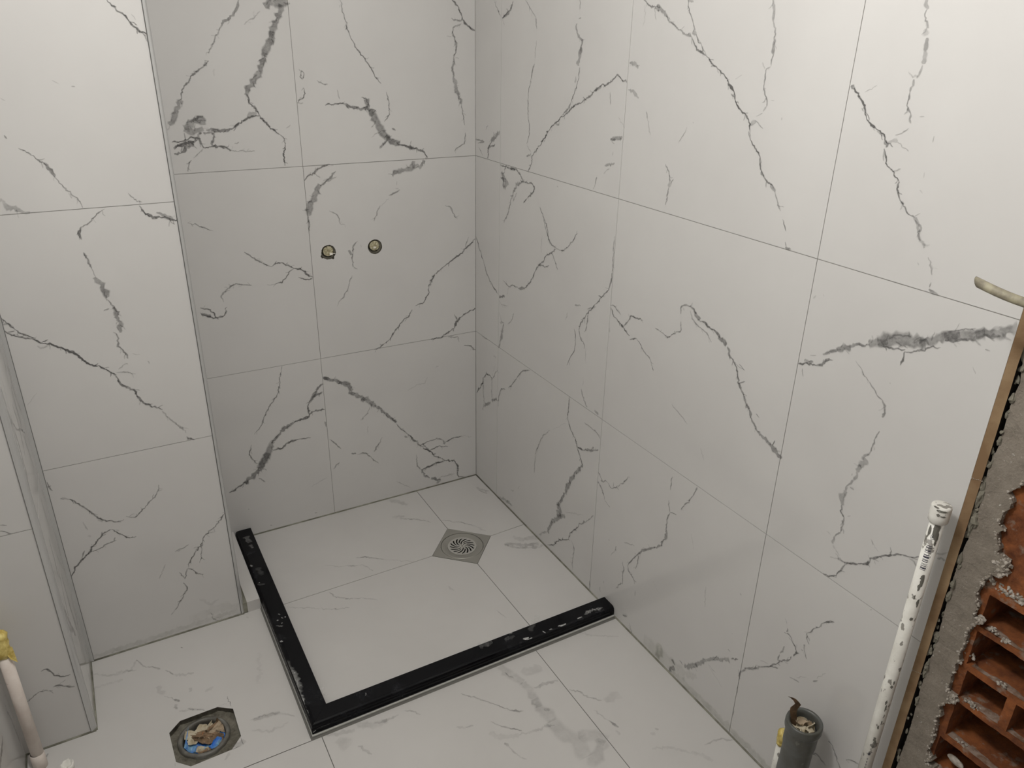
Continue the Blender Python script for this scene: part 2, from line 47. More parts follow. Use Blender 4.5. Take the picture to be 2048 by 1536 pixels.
 'right': '''2.5 40 -117 1635 -145 1604 -160 1590;5.8 50 -230 1627 -213 1606 -169 1586;3.4 60 -209 1604 -169 1586;1.9 20 -169 1584 -183 1568;2.3 30 -294 1631 -328 1606 -353 1587;3.2 42 -353 1587 -361 1560;2.3 42 -359 1531 -355 1489;4.6 48 -352 1474 -344 1458 -337 1438;2.8 45 -337 1438 -326 1405 -322 1376;4.2 50 -323 1380 -325 1339;2.8 48 -325 1339 -333 1315 -332 1286 -322 1264;1.8 25 -323 1259 -348 1243;2.5 40 -555 1626 -559 1604;2.5 35 -556 1583 -566 1585;3.8 45 -550 1573 -546 1566 -552 1550;5.9 42 -552 1550 -574 1535 -569 1514;10.9 42 -572 1521 -564 1496 -562 1478;3.3 40 -571 1475 -569 1446;5.9 25 -554 1453 -552 1438;2.5 55 -569 1450 -557 1424 -545 1404 -539 1389;4.7 55 -766 1452 -745 1456;3.2 60 -751 1453 -726 1463 -709 1452 -692 1443 -660 1437;7.3 42 -667 1438 -642 1426;4.1 55 -660 1437 -636 1422 -611 1406 -585 1393;3.8 58 -585 1393 -550 1382 -526 1365 -502 1352;4.3 35 -539 1391 -529 1373 -501 1357;3.1 70 -501 1354 -465 1331 -435 1310;4.0 85 -435 1310 -416 1289 -397 1268;3.2 60 -397 1268 -369 1248 -353 1233;3.2 70 -352 1237 -350 1211 -333 1189;4.6 35 -348 1241 -322 1229;3.5 35 -473 1331 -488 1331;3.6 38 3 1239 -61 1239 -18 1229;2.6 40 -24 1218 -51 1195;9.9 50 -162 1280 -133 1264 -108 1242;4.5 70 -108 1242 -88 1221 -86 1191;5.0 50 -133 1239 -82 1221;2.0 30 -87 1291 -71 1275;4.3 55 -165 1183 -213 1183 -261 1183 -289 1172 -308 1157;12.7 40 -175 1164 -190 1147 -205 1140;14.6 42 -215 1142 -196 1116;6.9 60 -170 1147 -190 1143;7.9 50 -185 1142 -191 1115;6.7 60 -228 1178 -256 1185;3.9 40 -204 1182 -190 1161;4.2 55 -290 1158 -317 1156 -352 1160 -370 1149;4.6 60 -370 1154 -367 1136 -337 1117;2.8 60 -337 1117 -311 1094;7.6 42 -308 1155 -272 1142 -259 1122 -240 1100;3.9 45 -240 1105 -232 1075 -218 1044 -194 1013;2.9 40 -273 1119 -250 1088;3.2 50 -404 1100 -426 1076 -445 1053 -460 1016;6.1 36 -770 1493 -793 1493 -802 1482;5.3 28 -771 1436 -796 1429 -814 1422;3.0 35 -843 1395 -850 1381;1.5 30 -850 1381 -866 1347;7.9 42 -716 1320 -737 1326 -764 1331;4.7 40 -719 1322 -738 1322;4.4 38 -741 1269 -701 1257;2.0 25 -721 1253 -699 1238;2.0 25 -731 1295 -729 1285;3.3 40 -671 1226 -666 1206;1.6 30 -666 1206 -657 1193;3.2 28 -703 1426 -709 1399;3.5 30 -489 1173 -495 1172;1.9 20 -743 1374 -770 1352;2.9 42 -926 1293 -939 1275 -947 1259;5.8 35 -944 1265 -947 1246;2.9 45 -944 1245 -943 1214 -938 1206;2.2 40 -957 1266 -949 1248;2.1 32 -982 1376 -974 1361 -964 1345;1.8 25 -999 1388 -1002 1386;2.6 50 -800 1621 -825 1608 -847 1605;6.7 42 -842 1603 -868 1599 -888 1585;5.2 60 -847 1606 -860 1605;3.3 48 -883 1588 -908 1570 -934 1560;4.3 42 -934 1560 -954 1553 -969 1548;3.2 55 -969 1548 -978 1536 -997 1522 -1016 1516;2.1 52 -948 1617 -951 1599 -964 1582 -976 1562;4.3 25 -944 1616 -963 1612;7.8 32 -968 1556 -982 1555;2.1 45 -980 1554 -989 1539 -1005 1528 -1016 1517;1.9 25 -842 1603 -851 1579;3.0 12 -809 1610 -813 1582 -807 1567;2.4 60 -1016 1516 -1037 1501 -1056 1492;3.1 35 -1033 1496 -1046 1497;2.7 80 -1056 1492 -1076 1480 -1091 1467;3.0 95 -1086 1469 -1104 1453 -1111 1440;3.0 85 -1111 1440 -1124 1426 -1143 1417;3.0 75 -1143 1417 -1157 1404 -1159 1390;2.7 40 -1098 1450 -1108 1445;1.3 20 -1104 1477 -1121 1485;5.2 32 -1158 1398 -1167 1405 -1173 1404;2.0 60 -1159 1393 -1166 1371;2.0 35 -1157 1387 -1162 1376;2.6 60 -1166 1371 -1188 1353 -1196 1343;2.3 60 -1196 1343 -1197 1328 -1208 1315;3.9 40 -1203 1318 -1213 1310;2.6 55 -1208 1315 -1224 1302 -1237 1298;5.1 38 -1232 1300 -1245 1287;2.5 35 -1245 1287 -1254 1271 -1265 1255;1.6 28 -1273 1242 -1286 1221;1.6 30 -1171 1408 -1193 1395;1.6 30 -1234 1419 -1234 1414;5.2 32 -1171 1613 -1178 1596 -1180 1576;3.2 35 -1180 1576 -1188 1566 -1189 1551;5.1 45 -1187 1553 -1190 1536 -1192 1523;2.6 45 -1192 1523 -1190 1504;2.3 30 -1190 1503 -1180 1499;1.9 20 -1168 1509 -1176 1498;2.9 40 -1180 1499 -1179 1485 -1179 1466;2.3 40 -1179 1466 -1189 1451 -1194 1435;2.9 30 -1193 1435 -1187 1425;1.3 25 -1186 1422 -1171 1415;1.3 20 -1202 1446 -1210 1446;5.1 30 -1472 1607 -1478 1593;2.8 35 -1476 1593 -1476 1581 -1486 1568;7.4 22 -1479 1566 -1488 1560;6.8 42 -1487 1555 -1488 1536;6.2 40 -1488 1536 -1491 1519;2.6 35 -1489 1517 -1488 1504 -1484 1499;2.3 20 -1468 1507 -1478 1499;3.4 40 -1480 1497 -1478 1479;2.3 42 -1478 1479 -1478 1463 -1488 1447;3.4 35 -1488 1447 -1491 1434;1.7 28 -1489 1427 -1485 1421 -1469 1414;1.4 25 -1503 1445 -1511 1446;5.4 55 -1369 1481 -1377 1477;3.6 85 -1376 1478 -1391 1463;3.2 90 -1391 1464 -1404 1450 -1409 1438;2.9 80 -1409 1438 -1414 1430 -1431 1421;2.3 85 -1431 1421 -1448 1411 -1457 1400;4.1 35 -1435 1417 -1446 1410;5.8 50 -1453 1404 -1457 1397 -1457 1394;2.0 70 -1454 1392 -1464 1372 -1475 1361;1.7 35 -1454 1387 -1458 1373;2.0 75 -1475 1363 -1488 1351 -1494 1344;2.9 60 -1493 1345 -1493 1334 -1500 1321;2.3 60 -1500 1321 -1509 1310 -1522 1299;5.1 30 -1504 1316 -1510 1313;3.4 50 -1522 1300 -1533 1297;1.1 35 -1533 1299 -1541 1305;5.7 35 -1532 1297 -1542 1289;3.4 35 -1542 1289 -1548 1283 -1543 1275;2.5 40 -1545 1275 -1552 1264;5.2 30 -1459 1402 -1469 1406 -1475 1405;1.4 30 -1475 1405 -1498 1393;1.2 22 -1398 1473 -1418 1485;2.1 35 -1398 1449 -1403 1444;1.7 35 -1534 1420 -1534 1411;1.7 22 -1532 1366 -1533 1358;1.7 22 -1531 1339 -1537 1335;1.9 28 -1276 1241 -1285 1222;2.2 45 -1288 1202 -1292 1194;4.4 42 -1290 1192 -1304 1191;4.0 32 -1535 1293 -1543 1282 -1548 1274;4.0 30 -1547 1273 -1557 1261 -1561 1254;2.5 30 -1571 1242 -1578 1231 -1584 1217;2.3 45 -1586 1205 -1585 1197;3.9 42 -1585 1194 -1594 1191 -1602 1189;1.4 20 -1556 1230 -1559 1226;3.8 65 -1368 983 -1387 992 -1408 995;4.4 40 -1379 994 -1400 1000;4.4 60 -1408 995 -1423 1007 -1433 1019;1.6 40 -1379 978 -1384 963;1.3 25 -1390 1009 -1404 1014;4.9 45 -1417 1021 -1435 1032 -1447 1041;10.4 48 -1444 1040 -1452 1047 -1471 1054;4.8 50 -1467 1054 -1488 1065 -1506 1071;14.2 45 -1503 1073 -1519 1081 -1538 1089;21.5 42 -1519 1081 -1538 1089 -1560 1096 -1582 1101 -1602 1108;14.1 45 -1591 1108 -1602 1110 -1620 1122 -1634 1131 -1652 1140;18.3 42 -1629 1128 -1652 1140 -1670 1147 -1688 1153;16.9 42 -1674 1149 -1687 1154 -1704 1163 -1718 1171 -1730 1177;2.3 60 -1526 1078 -1549 1079 -1571 1086;2.9 40 -1537 1093 -1555 1105 -1576 1111;2.6 50 -1572 1082 -1600 1095 -1616 1109;2.9 35 -1582 1101 -1600 1115 -1608 1107;2.8 40 -1631 1123 -1650 1129 -1677 1140;2.2 40 -1632 1138 -1650 1147 -1672 1157;3.3 50 -1697 1154 -1710 1157;2.2 25 -1677 1139 -1687 1134;2.3 55 -1571 1083 -1570 1069 -1569 1057;1.2 38 -1486 1034 -1502 1021 -1521 1007;2.1 45 -1521 1007 -1533 999 -1540 990;2.1 45 -1540 990 -1552 986;3.9 45 -1553 986 -1559 977 -1560 965 -1560 955;2.4 42 -1561 929 -1556 911;3.1 42 -1556 911 -1555 895 -1554 885;5.0 30 -1553 878 -1540 862;1.8 30 -1558 1021 -1560 1019;1.7 25 -1684 1098 -1691 1089;2.5 20 -1373 1116 -1379 1123;1.8 15 -1393 1130 -1396 1126;1.9 30 -1694 1131 -1702 1131;4.8 50 -1182 952 -1192 938 -1205 929;4.1 60 -1202 931 -1217 912 -1225 893;5.5 48 -1222 899 -1238 873;7.5 45 -1238 873 -1253 858 -1267 842;4.8 50 -1264 848 -1281 819 -1297 804;6.1 50 -1297 804 -1320 797 -1338 791;8.8 50 -1334 793 -1353 784 -1369 774;1.4 35 -1221 927 -1239 919;1.4 35 -1227 885 -1244 895;2.0 40 -1287 840 -1297 835;2.4 45 -1346 806 -1342 793;2.6 50 -502 1003 -531 1003 -564 1030 -588 1051 -597 1074;2.3 50 -427 1070 -441 1044;3.1 55 -441 1044 -456 1021 -477 1008 -502 1003;4.0 60 -498 1002 -475 985 -446 969;3.7 55 -446 969 -435 952 -410 932;5.1 55 -418 941 -389 908;3.3 55 -389 908 -364 872 -332 841;7.7 50 -333 840 -295 829;3.0 50 -295 829 -255 829 -230 817 -194 828;2.7 45 -475 985 -493 967 -511 945;3.2 42 -405 931 -444 937 -465 946;1.8 22 -421 1022 -420 972;3.7 55 -4 927 -24 897 -58 858;3.1 55 -58 858 -86 817 -120 794;4.7 60 -114 795 -158 773;7.1 60 -169 763 -206 778;2.0 30 -169 752 -186 744 -227 752;2.0 20 -230 815 -221 786;2.6 25 -170 712 -187 685;6.2 30 -176 679 -203 686;5.1 35 -203 682 -196 661;12.4 42 -196 661 -183 618;5.7 45 -183 621 -170 585;2.5 32 -268 740 -254 712 -229 689;3.8 30 -48 585 -89 588;6.4 20 -135 544 -152 544;4.5 70 -7 352 -48 403 -57 431;3.8 65 -57 431 -84 457 -113 459 -127 453;2.7 50 -127 453 -147 487 -164 501;2.8 45 -60 432 -57 376 -67 336 -52 302;3.3 40 -123 457 -123 397 -132 371;9.8 50 -160 395 -126 368;8.9 42 -115 360 -67 324;2.1 20 -141 511 -134 485;3.5 52 -376 584 -331 565 -297 527;3.1 50 -297 527 -272 497 -242 467;3.2 50 -220 453 -193 445 -177 414 -170 369;2.0 50 -762 1096 -763 1038 -763 998;3.6 55 -762 1002 -761 973 -753 956;2.9 60 -756 959 -734 936 -699 900;3.4 65 -699 900 -680 876;3.4 65 -680 879 -660 857;3.4 60 -660 857 -640 830 -631 806;3.0 55 -631 806 -644 783 -665 768;3.0 50 -670 869 -669 846 -664 813;3.4 30 -665 876 -704 895;3.9 28 -605 869 -635 877;2.7 25 -573 838 -563 812;3.1 42 -608 801 -618 774;2.2 48 -618 774 -616 741 -596 709 -581 679;1.7 20 -669 765 -674 720;1.8 20 -666 679 -665 650;3.1 45 -659 637 -673 614 -691 592;6.1 35 -728 599 -748 595;2.8 45 -766 918 -787 920 -812 907;3.2 60 -768 912 -787 893 -822 879;5.2 60 -815 881 -826 878;3.2 60 -822 879 -853 864;2.8 50 -855 854 -882 866;1.9 50 -882 866 -906 849 -939 833 -954 809;2.8 50 -825 880 -843 896 -853 914 -872 916 -899 920;2.3 45 -947 916 -974 913 -997 908;4.5 45 -989 907 -1002 913;2.2 50 -997 910 -1021 930 -1033 939 -1032 960;2.9 45 -1029 977 -1027 992 -1037 1000 -1057 1003;3.3 25 -1035 994 -1039 988;5.0 50 -1057 1005 -1079 993;8.5 48 -1074 995 -1091 983;4.2 65 -1086 983 -1117 977 -1142 974;5.6 60 -1137 976 -1158 965;9.0 52 -1153 965 -1179 955;2.5 35 -1058 994 -1069 976 -1094 967 -1115 961 -1135 946;1.4 35 -1212 924 -1240 919;1.4 35 -1229 886 -1245 897;3.2 60 -603 589 -602 553 -598 515;3.2 55 -598 515 -620 489 -643 469 -657 449;5.0 70 -657 449 -685 453;5.4 50 -685 453 -723 470 -759 490;3.6 40 -723 470 -737 487;2.7 28 -684 542 -731 539;4.4 40 -731 541 -750 536 -763 527;3.0 32 -506 433 -463 387 -442 343;3.0 35 -442 343 -424 305;1.4 15 -590 496 -524 444;1.5 35 -1033 751 -1093 726;1.5 25 -1145 688 -1160 664;2.5 30 -771 858 -771 845;3.2 65 -647 469 -657 445;4.2 55 -657 445 -676 423 -688 403;9.3 50 -690 407 -668 374 -646 343;10.5 50 -650 348 -628 309;14.5 50 -631 316 -613 275 -610 260;8.9 50 -606 260 -590 228 -570 194;21.0 45 -569 205 -580 182 -573 154;13.1 45 -612 183 -574 149 -539 112;9.3 45 -543 118 -531 92 -519 60;5.3 25 -514 60 -467 18;4.1 60 -522 12 -555 33 -589 74 -641 110;3.4 60 -641 110 -651 143 -679 175 -693 201;4.3 45 -693 201 -724 226;2.4 35 -724 226 -760 270;2.5 40 -654 116 -676 95 -666 46 -672 14;2.5 30 -445 363 -434 317;4.1 35 -425 301 -424 235;7.9 38 -192 9 -239 22 -285 26;4.4 20 -271 83 -293 93;3.3 25 -320 117 -330 132;3.1 55 -767 422 -788 405;3.6 50 -781 401 -809 414;2.6 50 -809 414 -832 406 -868 436;3.0 42 -868 439 -893 462 -898 477;5.4 50 -767 388 -774 389;3.2 50 -774 389 -791 376 -805 352;2.2 35 -806 350 -833 342;2.4 15 -615 197 -706 240;2.4 42 -1065 568 -1064 529;2.4 45 -1062 498 -1071 469;2.4 40 -1072 469 -1095 475;2.9 48 -1072 467 -1065 437 -1065 404;7.4 42 -1069 411 -1065 380;4.6 45 -1064 382 -1053 357 -1025 329;5.6 50 -1025 329 -990 299 -967 268;3.1 55 -967 268 -944 234 -932 208;3.2 50 -932 208 -943 191 -962 183 -968 171;3.1 40 -974 270 -971 242 -964 219;3.1 48 -1152 585 -1141 555;2.7 45 -1141 555 -1131 533 -1114 515 -1109 496;2.8 38 -909 205 -918 185 -914 165 -919 141 -889 97;4.1 30 -875 237 -874 219;2.3 20 -873 224 -855 190;2.7 30 -907 271 -951 288;3.2 30 -838 237 -842 234;3.0 50 -764 37 -766 5;2.4 30 -816 51 -822 34;2.4 30 -832 85 -833 75;9.9 50 -1139 2 -1157 33;6.3 50 -1145 50 -1159 40;5.3 35 -1173 69 -1186 64;11.3 40 -1192 64 -1208 78 -1233 105;9.4 40 -1228 100 -1260 144;7.5 42 -1260 146 -1288 173 -1316 195;9.0 35 -1316 195 -1330 204;3.2 50 -1334 212 -1354 229;1.7 25 -1269 139 -1295 134;1.6 18 -1153 454 -1167 418;2.4 22 -1224 345 -1230 288;3.1 40 -1327 402 -1331 398;3.8 42 -931 32 -951 45;3.3 32 -964 30 -975 4 -999 -11;2.3 30 -973 153 -975 133;2.0 30 -1320 230 -1328 229;4.0 42 -1367 173 -1368 198 -1379 222;4.0 45 -1376 219 -1397 239 -1422 264;2.7 55 -1420 261 -1444 285;3.8 60 -1441 282 -1457 304;2.8 55 -1457 304 -1465 318 -1478 332 -1487 342;2.8 55 -1488 343 -1488 350;3.2 60 -1492 355 -1499 372;2.8 55 -1495 367 -1504 373;2.1 50 -1497 370 -1492 382 -1483 385;2.5 50 -1483 385 -1478 395 -1466 398;4.1 45 -1464 399 -1465 409;1.4 30 -1461 418 -1454 428;2.1 38 -1458 312 -1459 332;3.3 32 -1459 335 -1467 361;2.6 50 -1444 284 -1462 295;1.5 25 -1414 275 -1435 284;2.0 48 -1564 503 -1552 497 -1542 485;3.1 42 -1542 486 -1536 470;2.0 48 -1536 470 -1521 449 -1511 432;2.3 45 -1511 433 -1515 417 -1522 412;4.1 38 -1513 404 -1513 391;2.1 45 -1513 391 -1518 382 -1524 374;3.2 30 -1507 386 -1512 387;2.6 32 -1494 298 -1519 305;1.4 20 -1510 311 -1532 331;2.8 28 -1549 334 -1559 346;1.6 22 -1556 348 -1572 377;1.3 20 -1270 137 -1285 128 -1323 111;1.8 45 -1369 135 -1367 155;1.8 40 -1368 64 -1368 83;2.0 30 -1323 282 -1325 280;3.2 38 -1581 158 -1594 171 -1605 169 -1621 164;3.3 50 -1613 227 -1621 227;2.6 42 -1621 227 -1627 224 -1635 210 -1652 189;2.0 25 -1320 230 -1327 229;1.0 20 -1555 888 -1552 875;10.1 32 -1549 867 -1545 855 -1541 846;7.0 35 -1540 850 -1537 834;4.7 35 -1537 834 -1538 822 -1534 814;3.6 38 -1534 814 -1529 805 -1523 796;1.8 30 -1529 826 -1529 821;5.6 38 -1524 796 -1524 785;8.8 38 -1524 785 -1523 767 -1523 754;3.6 28 -1531 797 -1540 796;3.2 42 -1522 754 -1526 739 -1533 732;4.1 38 -1533 732 -1534 712 -1533 698;2.5 42 -1533 697 -1523 683;5.0 30 -1523 683 -1522 673 -1523 665;5.4 18 -1524 663 -1529 657;1.8 22 -1539 738 -1545 743;1.7 22 -1504 683 -1514 680;1.5 18 -1531 657 -1542 650;2.6 60 -1517 590 -1528 591 -1536 597;2.3 60 -1534 596 -1543 605 -1549 618;3.3 50 -1548 615 -1555 631 -1557 639;2.9 72 -1555 641 -1567 650 -1582 658;3.3 80 -1582 659 -1597 668 -1603 676;3.6 62 -1603 676 -1604 683 -1617 697;3.2 80 -1615 696 -1630 710 -1640 717;2.6 70 -1640 717 -1657 729;2.3 55 -1657 729 -1671 733 -1684 742 -1691 749;3.7 35 -1557 644 -1549 641 -1539 641;1.7 30 -1539 641 -1523 634;2.3 32 -1670 729 -1681 729 -1688 723;1.2 30 -1594 722 -1604 715 -1614 707;3.8 40 -1715 760 -1729 765;2.3 25 -1696 751 -1729 781;1.2 20 -1611 685 -1615 679;1.6 35 -1543 484 -1552 497 -1564 504;2.8 38 -1659 221 -1673 233 -1689 238;1.5 30 -1627 582 -1630 587;1.3 10 -1039 232 -1068 212''',
 'floor': '''20.8 14 -360 -4 -338 -32 -311 -69;4.4 28 -369 -139 -308 -176 -282 -211;13.5 14 -389 -117 -349 -133;3.3 32 -243 -216 -191 -259 -154 -305;7.6 12 -154 -305 -138 -344;3.7 30 -575 -278 -542 -290 -498 -328;4.7 30 -547 -288 -541 -294;2.6 18 -498 -328 -414 -386;2.6 15 -675 -270 -620 -303;4.2 32 -619 -301 -583 -318;2.6 20 -583 -318 -565 -324 -549 -367;4.0 22 -700 -401 -690 -430 -660 -456;3.0 45 -669 -453 -648 -462;2.5 25 -647 -461 -610 -481 -584 -503;3.0 20 -829 -407 -778 -438 -711 -480 -669 -496;3.9 45 -709 -478 -706 -483;10.6 20 -41 -82 -12 -127;13.8 20 -118 -440 -88 -451 -60 -485;15.9 22 -60 -475 -14 -490;5.0 12 -372 -543 -364 -572;7.4 22 -117 -441 -89 -475 -48 -497;19.4 14 -73 -415 -49 -448 30 -449;10.6 22 -48 -497 -3 -503;5.3 30 -43 -100 -23 -137;2.4 20 -292 -710 -283 -752;3.0 32 -522 -943 -488 -982 -461 -1017;2.6 30 -461 -1017 -438 -1049;4.3 38 -438 -1049 -408 -1068;2.5 38 -496 -1058 -484 -1076;3.4 32 -484 -1076 -463 -1101 -442 -1119;4.2 18 -578 -1033 -559 -1046;4.2 35 -558 -1044 -539 -1049;26.6 13 -389 -908 -379 -951 -361 -986;26.8 12 -342 -946 -326 -967 -292 -960;21.7 15 -361 -986 -364 -1031 -367 -1076;29.9 15 -365 -1048 -360 -1102 -359 -1130;7.9 24 -346 -1017 -318 -1018 -278 -1024;7.7 18 -362 -1090 -348 -1097;45.9 13 -366 -1126 -359 -1172 -345 -1206 -343 -1257;37.7 12 -328 -1194 -294 -1213 -278 -1242;33.0 12 -282 -1235 -324 -1267 -351 -1282;3.1 25 -388 -934 -377 -964;5.9 16 -455 -1126 -423 -1132 -389 -1135 -363 -1144;5.0 28 -496 -1129 -492 -1146;2.9 24 -492 -1146 -486 -1172 -473 -1194;12.5 10 -516 -1087 -491 -1114 -455 -1126;18.7 13 -797 -893 -761 -928 -719 -935;5.1 20 -749 -927 -719 -935 -688 -930;3.0 24 -670 -926 -654 -939 -640 -956;10.2 12 -863 -905 -832 -916 -799 -924;33.5 10 -844 -930 -828 -964;5.8 20 -807 -971 -786 -1009;3.5 30 -270 -1064 -249 -1084 -238 -1111 -216 -1134;26.2 10 -209 -1138 -162 -1140;3.4 20 -251 -1150 -236 -1196;5.1 36 -236 -1196 -227 -1223;6.8 20 -239 -1227 -238 -1243;4.2 12 -138 -887 -106 -926 -39 -969;4.0 30 -690 -433 -689 -437;3.8 20 -76 -1364 -49 -1365 -26 -1371 -2 -1386;6.3 12 -195 -1312 -165 -1323 -138 -1344 -122 -1367;9.5 12 -120 -1365 -98 -1389 -92 -1408;5.3 20 -151 -1268 -144 -1275;8.0 12 -170 -1274 -160 -1283;6.0 14 -1288 -450 -1253 -459 -1237 -426;3.0 32 -1237 -426 -1229 -450 -1208 -469 -1186 -489;3.4 40 -1193 -486 -1185 -491;2.9 30 -1174 -501 -1158 -529;6.6 18 -1158 -529 -1133 -542 -1110 -547;8.4 14 -1348 -482 -1323 -480 -1275 -484;6.0 14 -1342 -427 -1305 -452 -1240 -465;10.6 14 -1200 -551 -1196 -569 -1188 -588;2.4 28 -1189 -593 -1169 -616;4.8 38 -1169 -616 -1157 -630;6.4 25 -1169 -634 -1165 -653;6.3 18 -1163 -661 -1135 -671 -1121 -679;4.0 28 -1144 -662 -1129 -673;4.7 22 -1123 -677 -1106 -692;8.1 14 -1127 -595 -1129 -610;8.1 12 -1096 -628 -1074 -619;2.6 50 -1127 -433 -1122 -438;9.2 16 -1008 -773 -974 -782 -944 -784;11.3 20 -1068 -832 -1053 -835 -1039 -826;5.2 20 -1077 -844 -1092 -861;4.8 30 -1462 -648 -1454 -657 -1447 -648;4.3 15 -944 -393 -938 -402;3.8 16 -1015 -772 -980 -774 -947 -785 -915 -813;5.4 12 -1018 -807 -982 -830 -953 -829 -933 -823;8.7 8 -945 -553 -955 -612 -970 -665;1.2 60 -1049 -669 -1047 -707;1.0 35 -1074 -691 -1055 -693;1.2 35 -1046 -813 -1044 -838;1.3 55 -1071 -840 -1053 -840;1.1 35 -1193 -814 -1194 -824''',
}
SMEARS = {
 'top': '''5.8 80 -302 -880.5 -292 -879.4 -284 -881.7;10.1 90 -293 -889.7 -283 -890.9 -276 -890.2;2.9 70 -237 -877.6 -235 -892.3 -244 -896.3;2.9 50 -219 -882.8 -209 -884.1;4.4 80 -190 -882.9 -176 -883.1 -164 -885.1;3.0 80 -124 -883.4 -108 -882.6;7.6 42 -97 -876.7 -75 -874.4 -55 -875.6 -33 -877.5;2.9 30 -326 -843.7 -305 -841.3;17.3 12 -420 -845.3 -380 -849.3;4.6 60 -866 -462.9 -862 -469.7;4.6 50 -862 -481.3 -858 -488.0;4.6 60 -875 -486.2 -872 -490.2;4.6 50 -867 -504.3 -865 -507.6;4.6 40 -851 -482.5 -851 -487.3;4.5 70 -889 -574.4 -884 -578.9 -881 -578.3;3.0 70 -891 -583.9 -893 -599.4;4.6 25 -883 -509.1 -866 -518.2;6.0 30 -903 -538.6 -900 -553.4;16.6 10 -870 -223.8 -865 -267.5;15.8 22 -868 -43.0 -862 -83.0;8.6 20 -865 -96.5 -860 -117.1;4.9 70 -882 -298.1 -881 -301.1;5.0 40 -886 -201.3 -884 -213.4;8.1 12 -893 -305.6 -868 -313.5;2.7 70 -745 -855.6 -748 -863.3;4.2 25 -832 -818.3 -836 -804.8 -836 -786.5;8.7 10 -347 -858.8 -315 -858.4;14.8 10 -268 -861.1 -216 -815.3;22.8 20 -901 -655.0 -892 -689.7 -885 -722.5 -889 -776.3;10.0 30 -898 -662.7 -889 -700.7 -883 -736.5;11.2 30 -891 -713.2 -889 -763.3 -893 -819.0;8.2 45 -891 -784.2 -895 -844.0 -896 -877.6;4.1 80 -898 -851.5 -896 -889.4''',
 'front': '''7.5 28 -79 31.5 -70 31.6 -56 33.2;7.6 15 -53 35.5 -26 33.8;2.7 50 -892 11.6 -884 15.8;6.8 20 -881 22.4 -849 20.4;11.8 12 -173 42.0 -122 42.5;4.2 20 -571 45.4 -441 46.7''',
}

# ---------------------------------------------------------------- materials
def mat(name, col=(.8, .8, .8), rough=.5, metal=0.0, spec=.5):
    M = bpy.data.materials.new(name); M.use_nodes = True
    b = M.node_tree.nodes['Principled BSDF']
    b.inputs['Base Color'].default_value = (*col, 1); b.inputs['Roughness'].default_value = rough
    b.inputs['Metallic'].default_value = metal; b.inputs['Specular IOR Level'].default_value = spec
    return M, M.node_tree, b
def N(nt, t, **kw):
    n = nt.nodes.new(t)
    for k, v in kw.items():
        if k in n.inputs: n.inputs[k].default_value = v
        else: setattr(n, k, v)
    return n
def coords(nt, scale=1.0):
    tc = N(nt, 'ShaderNodeTexCoord'); mp = N(nt, 'ShaderNodeMapping')
    mp.inputs['Scale'].default_value = (scale,)*3 if not isinstance(scale, tuple) else scale
    nt.links.new(tc.outputs['Object'], mp.inputs[0]); return mp.outputs[0]
def noisemix(M, nt, b, c1, c2, scale, lo=.4, hi=.6, detail=6, rough=.6, c3=None, scale3=40, lo3=.6, hi3=.7):
    v = coords(nt)
    n = N(nt, 'ShaderNodeTexNoise', Scale=scale, Detail=detail, Roughness=rough); nt.links.new(v, n.inputs['Vector'])
    r = N(nt, 'ShaderNodeMapRange'); r.inputs[1].default_value = lo; r.inputs[2].default_value = hi; nt.links.new(n.outputs[0], r.inputs[0])
    x = N(nt, 'ShaderNodeMix', data_type='RGBA'); x.inputs[6].default_value = (*c1, 1); x.inputs[7].default_value = (*c2, 1)
    nt.links.new(r.outputs[0], x.inputs[0]); out = x.outputs[2]
    if c3:
        n = N(nt, 'ShaderNodeTexNoise', Scale=scale3, Detail=5, Roughness=.6); nt.links.new(v, n.inputs['Vector'])
        r = N(nt, 'ShaderNodeMapRange'); r.inputs[1].default_value = lo3; r.inputs[2].default_value = hi3; nt.links.new(n.outputs[0], r.inputs[0])
        x = N(nt, 'ShaderNodeMix', data_type='RGBA'); x.inputs[7].default_value = (*c3, 1)
        nt.links.new(out, x.inputs[6]); nt.links.new(r.outputs[0], x.inputs[0]); out = x.outputs[2]
    nt.links.new(out, b.inputs['Base Color']); return v
def bump(nt, b, scale, strength, dist=.002, detail=8):
    v = coords(nt); n = N(nt, 'ShaderNodeTexNoise', Scale=scale, Detail=detail, Roughness=.65); nt.links.new(v, n.inputs['Vector'])
    k = N(nt, 'ShaderNodeBump', Strength=strength, Distance=dist); nt.links.new(n.outputs[0], k.inputs['Height']); nt.links.new(k.outputs[0], b.inputs['Normal'])

def tile_mat(name, c1, c2, rough):
    M, nt, b = mat(name, c1, rough); noisemix(M, nt, b, c1, c2, 2.2, .35, .7, 4)
    return M
M_TILE = tile_mat('marble_tile', (.635, .625, .605), (.60, .588, .57), .10)
M_FLOOR = tile_mat('marble_floor_tile', (.60, .585, .563), (.555, .54, .518), .28)
def alpha_mat(name, col, rough, mott=(.45, 1.15), nscale=90, metal=0):
    M, nt, b = mat(name, col, rough)
    a = N(nt, 'ShaderNodeAttribute', attribute_name='vein')
    v = coords(nt); n = N(nt, 'ShaderNodeTexNoise', Scale=nscale, Detail=6, Roughness=.7); nt.links.new(v, n.inputs['Vector'])
    r = N(nt, 'ShaderNodeMapRange'); r.inputs[1].default_value = .36; r.inputs[2].default_value = .62; r.inputs[3].default_value = mott[0]; r.inputs[4].default_value = mott[1]
    nt.links.new(n.outputs[0], r.inputs[0])
    k = N(nt, 'ShaderNodeMath', operation='MULTIPLY', use_clamp=True); nt.links.new(a.outputs['Fac'], k.inputs[0]); nt.links.new(r.outputs[0], k.inputs[1])
    nt.links.new(k.outputs[0], b.inputs['Alpha']); return M
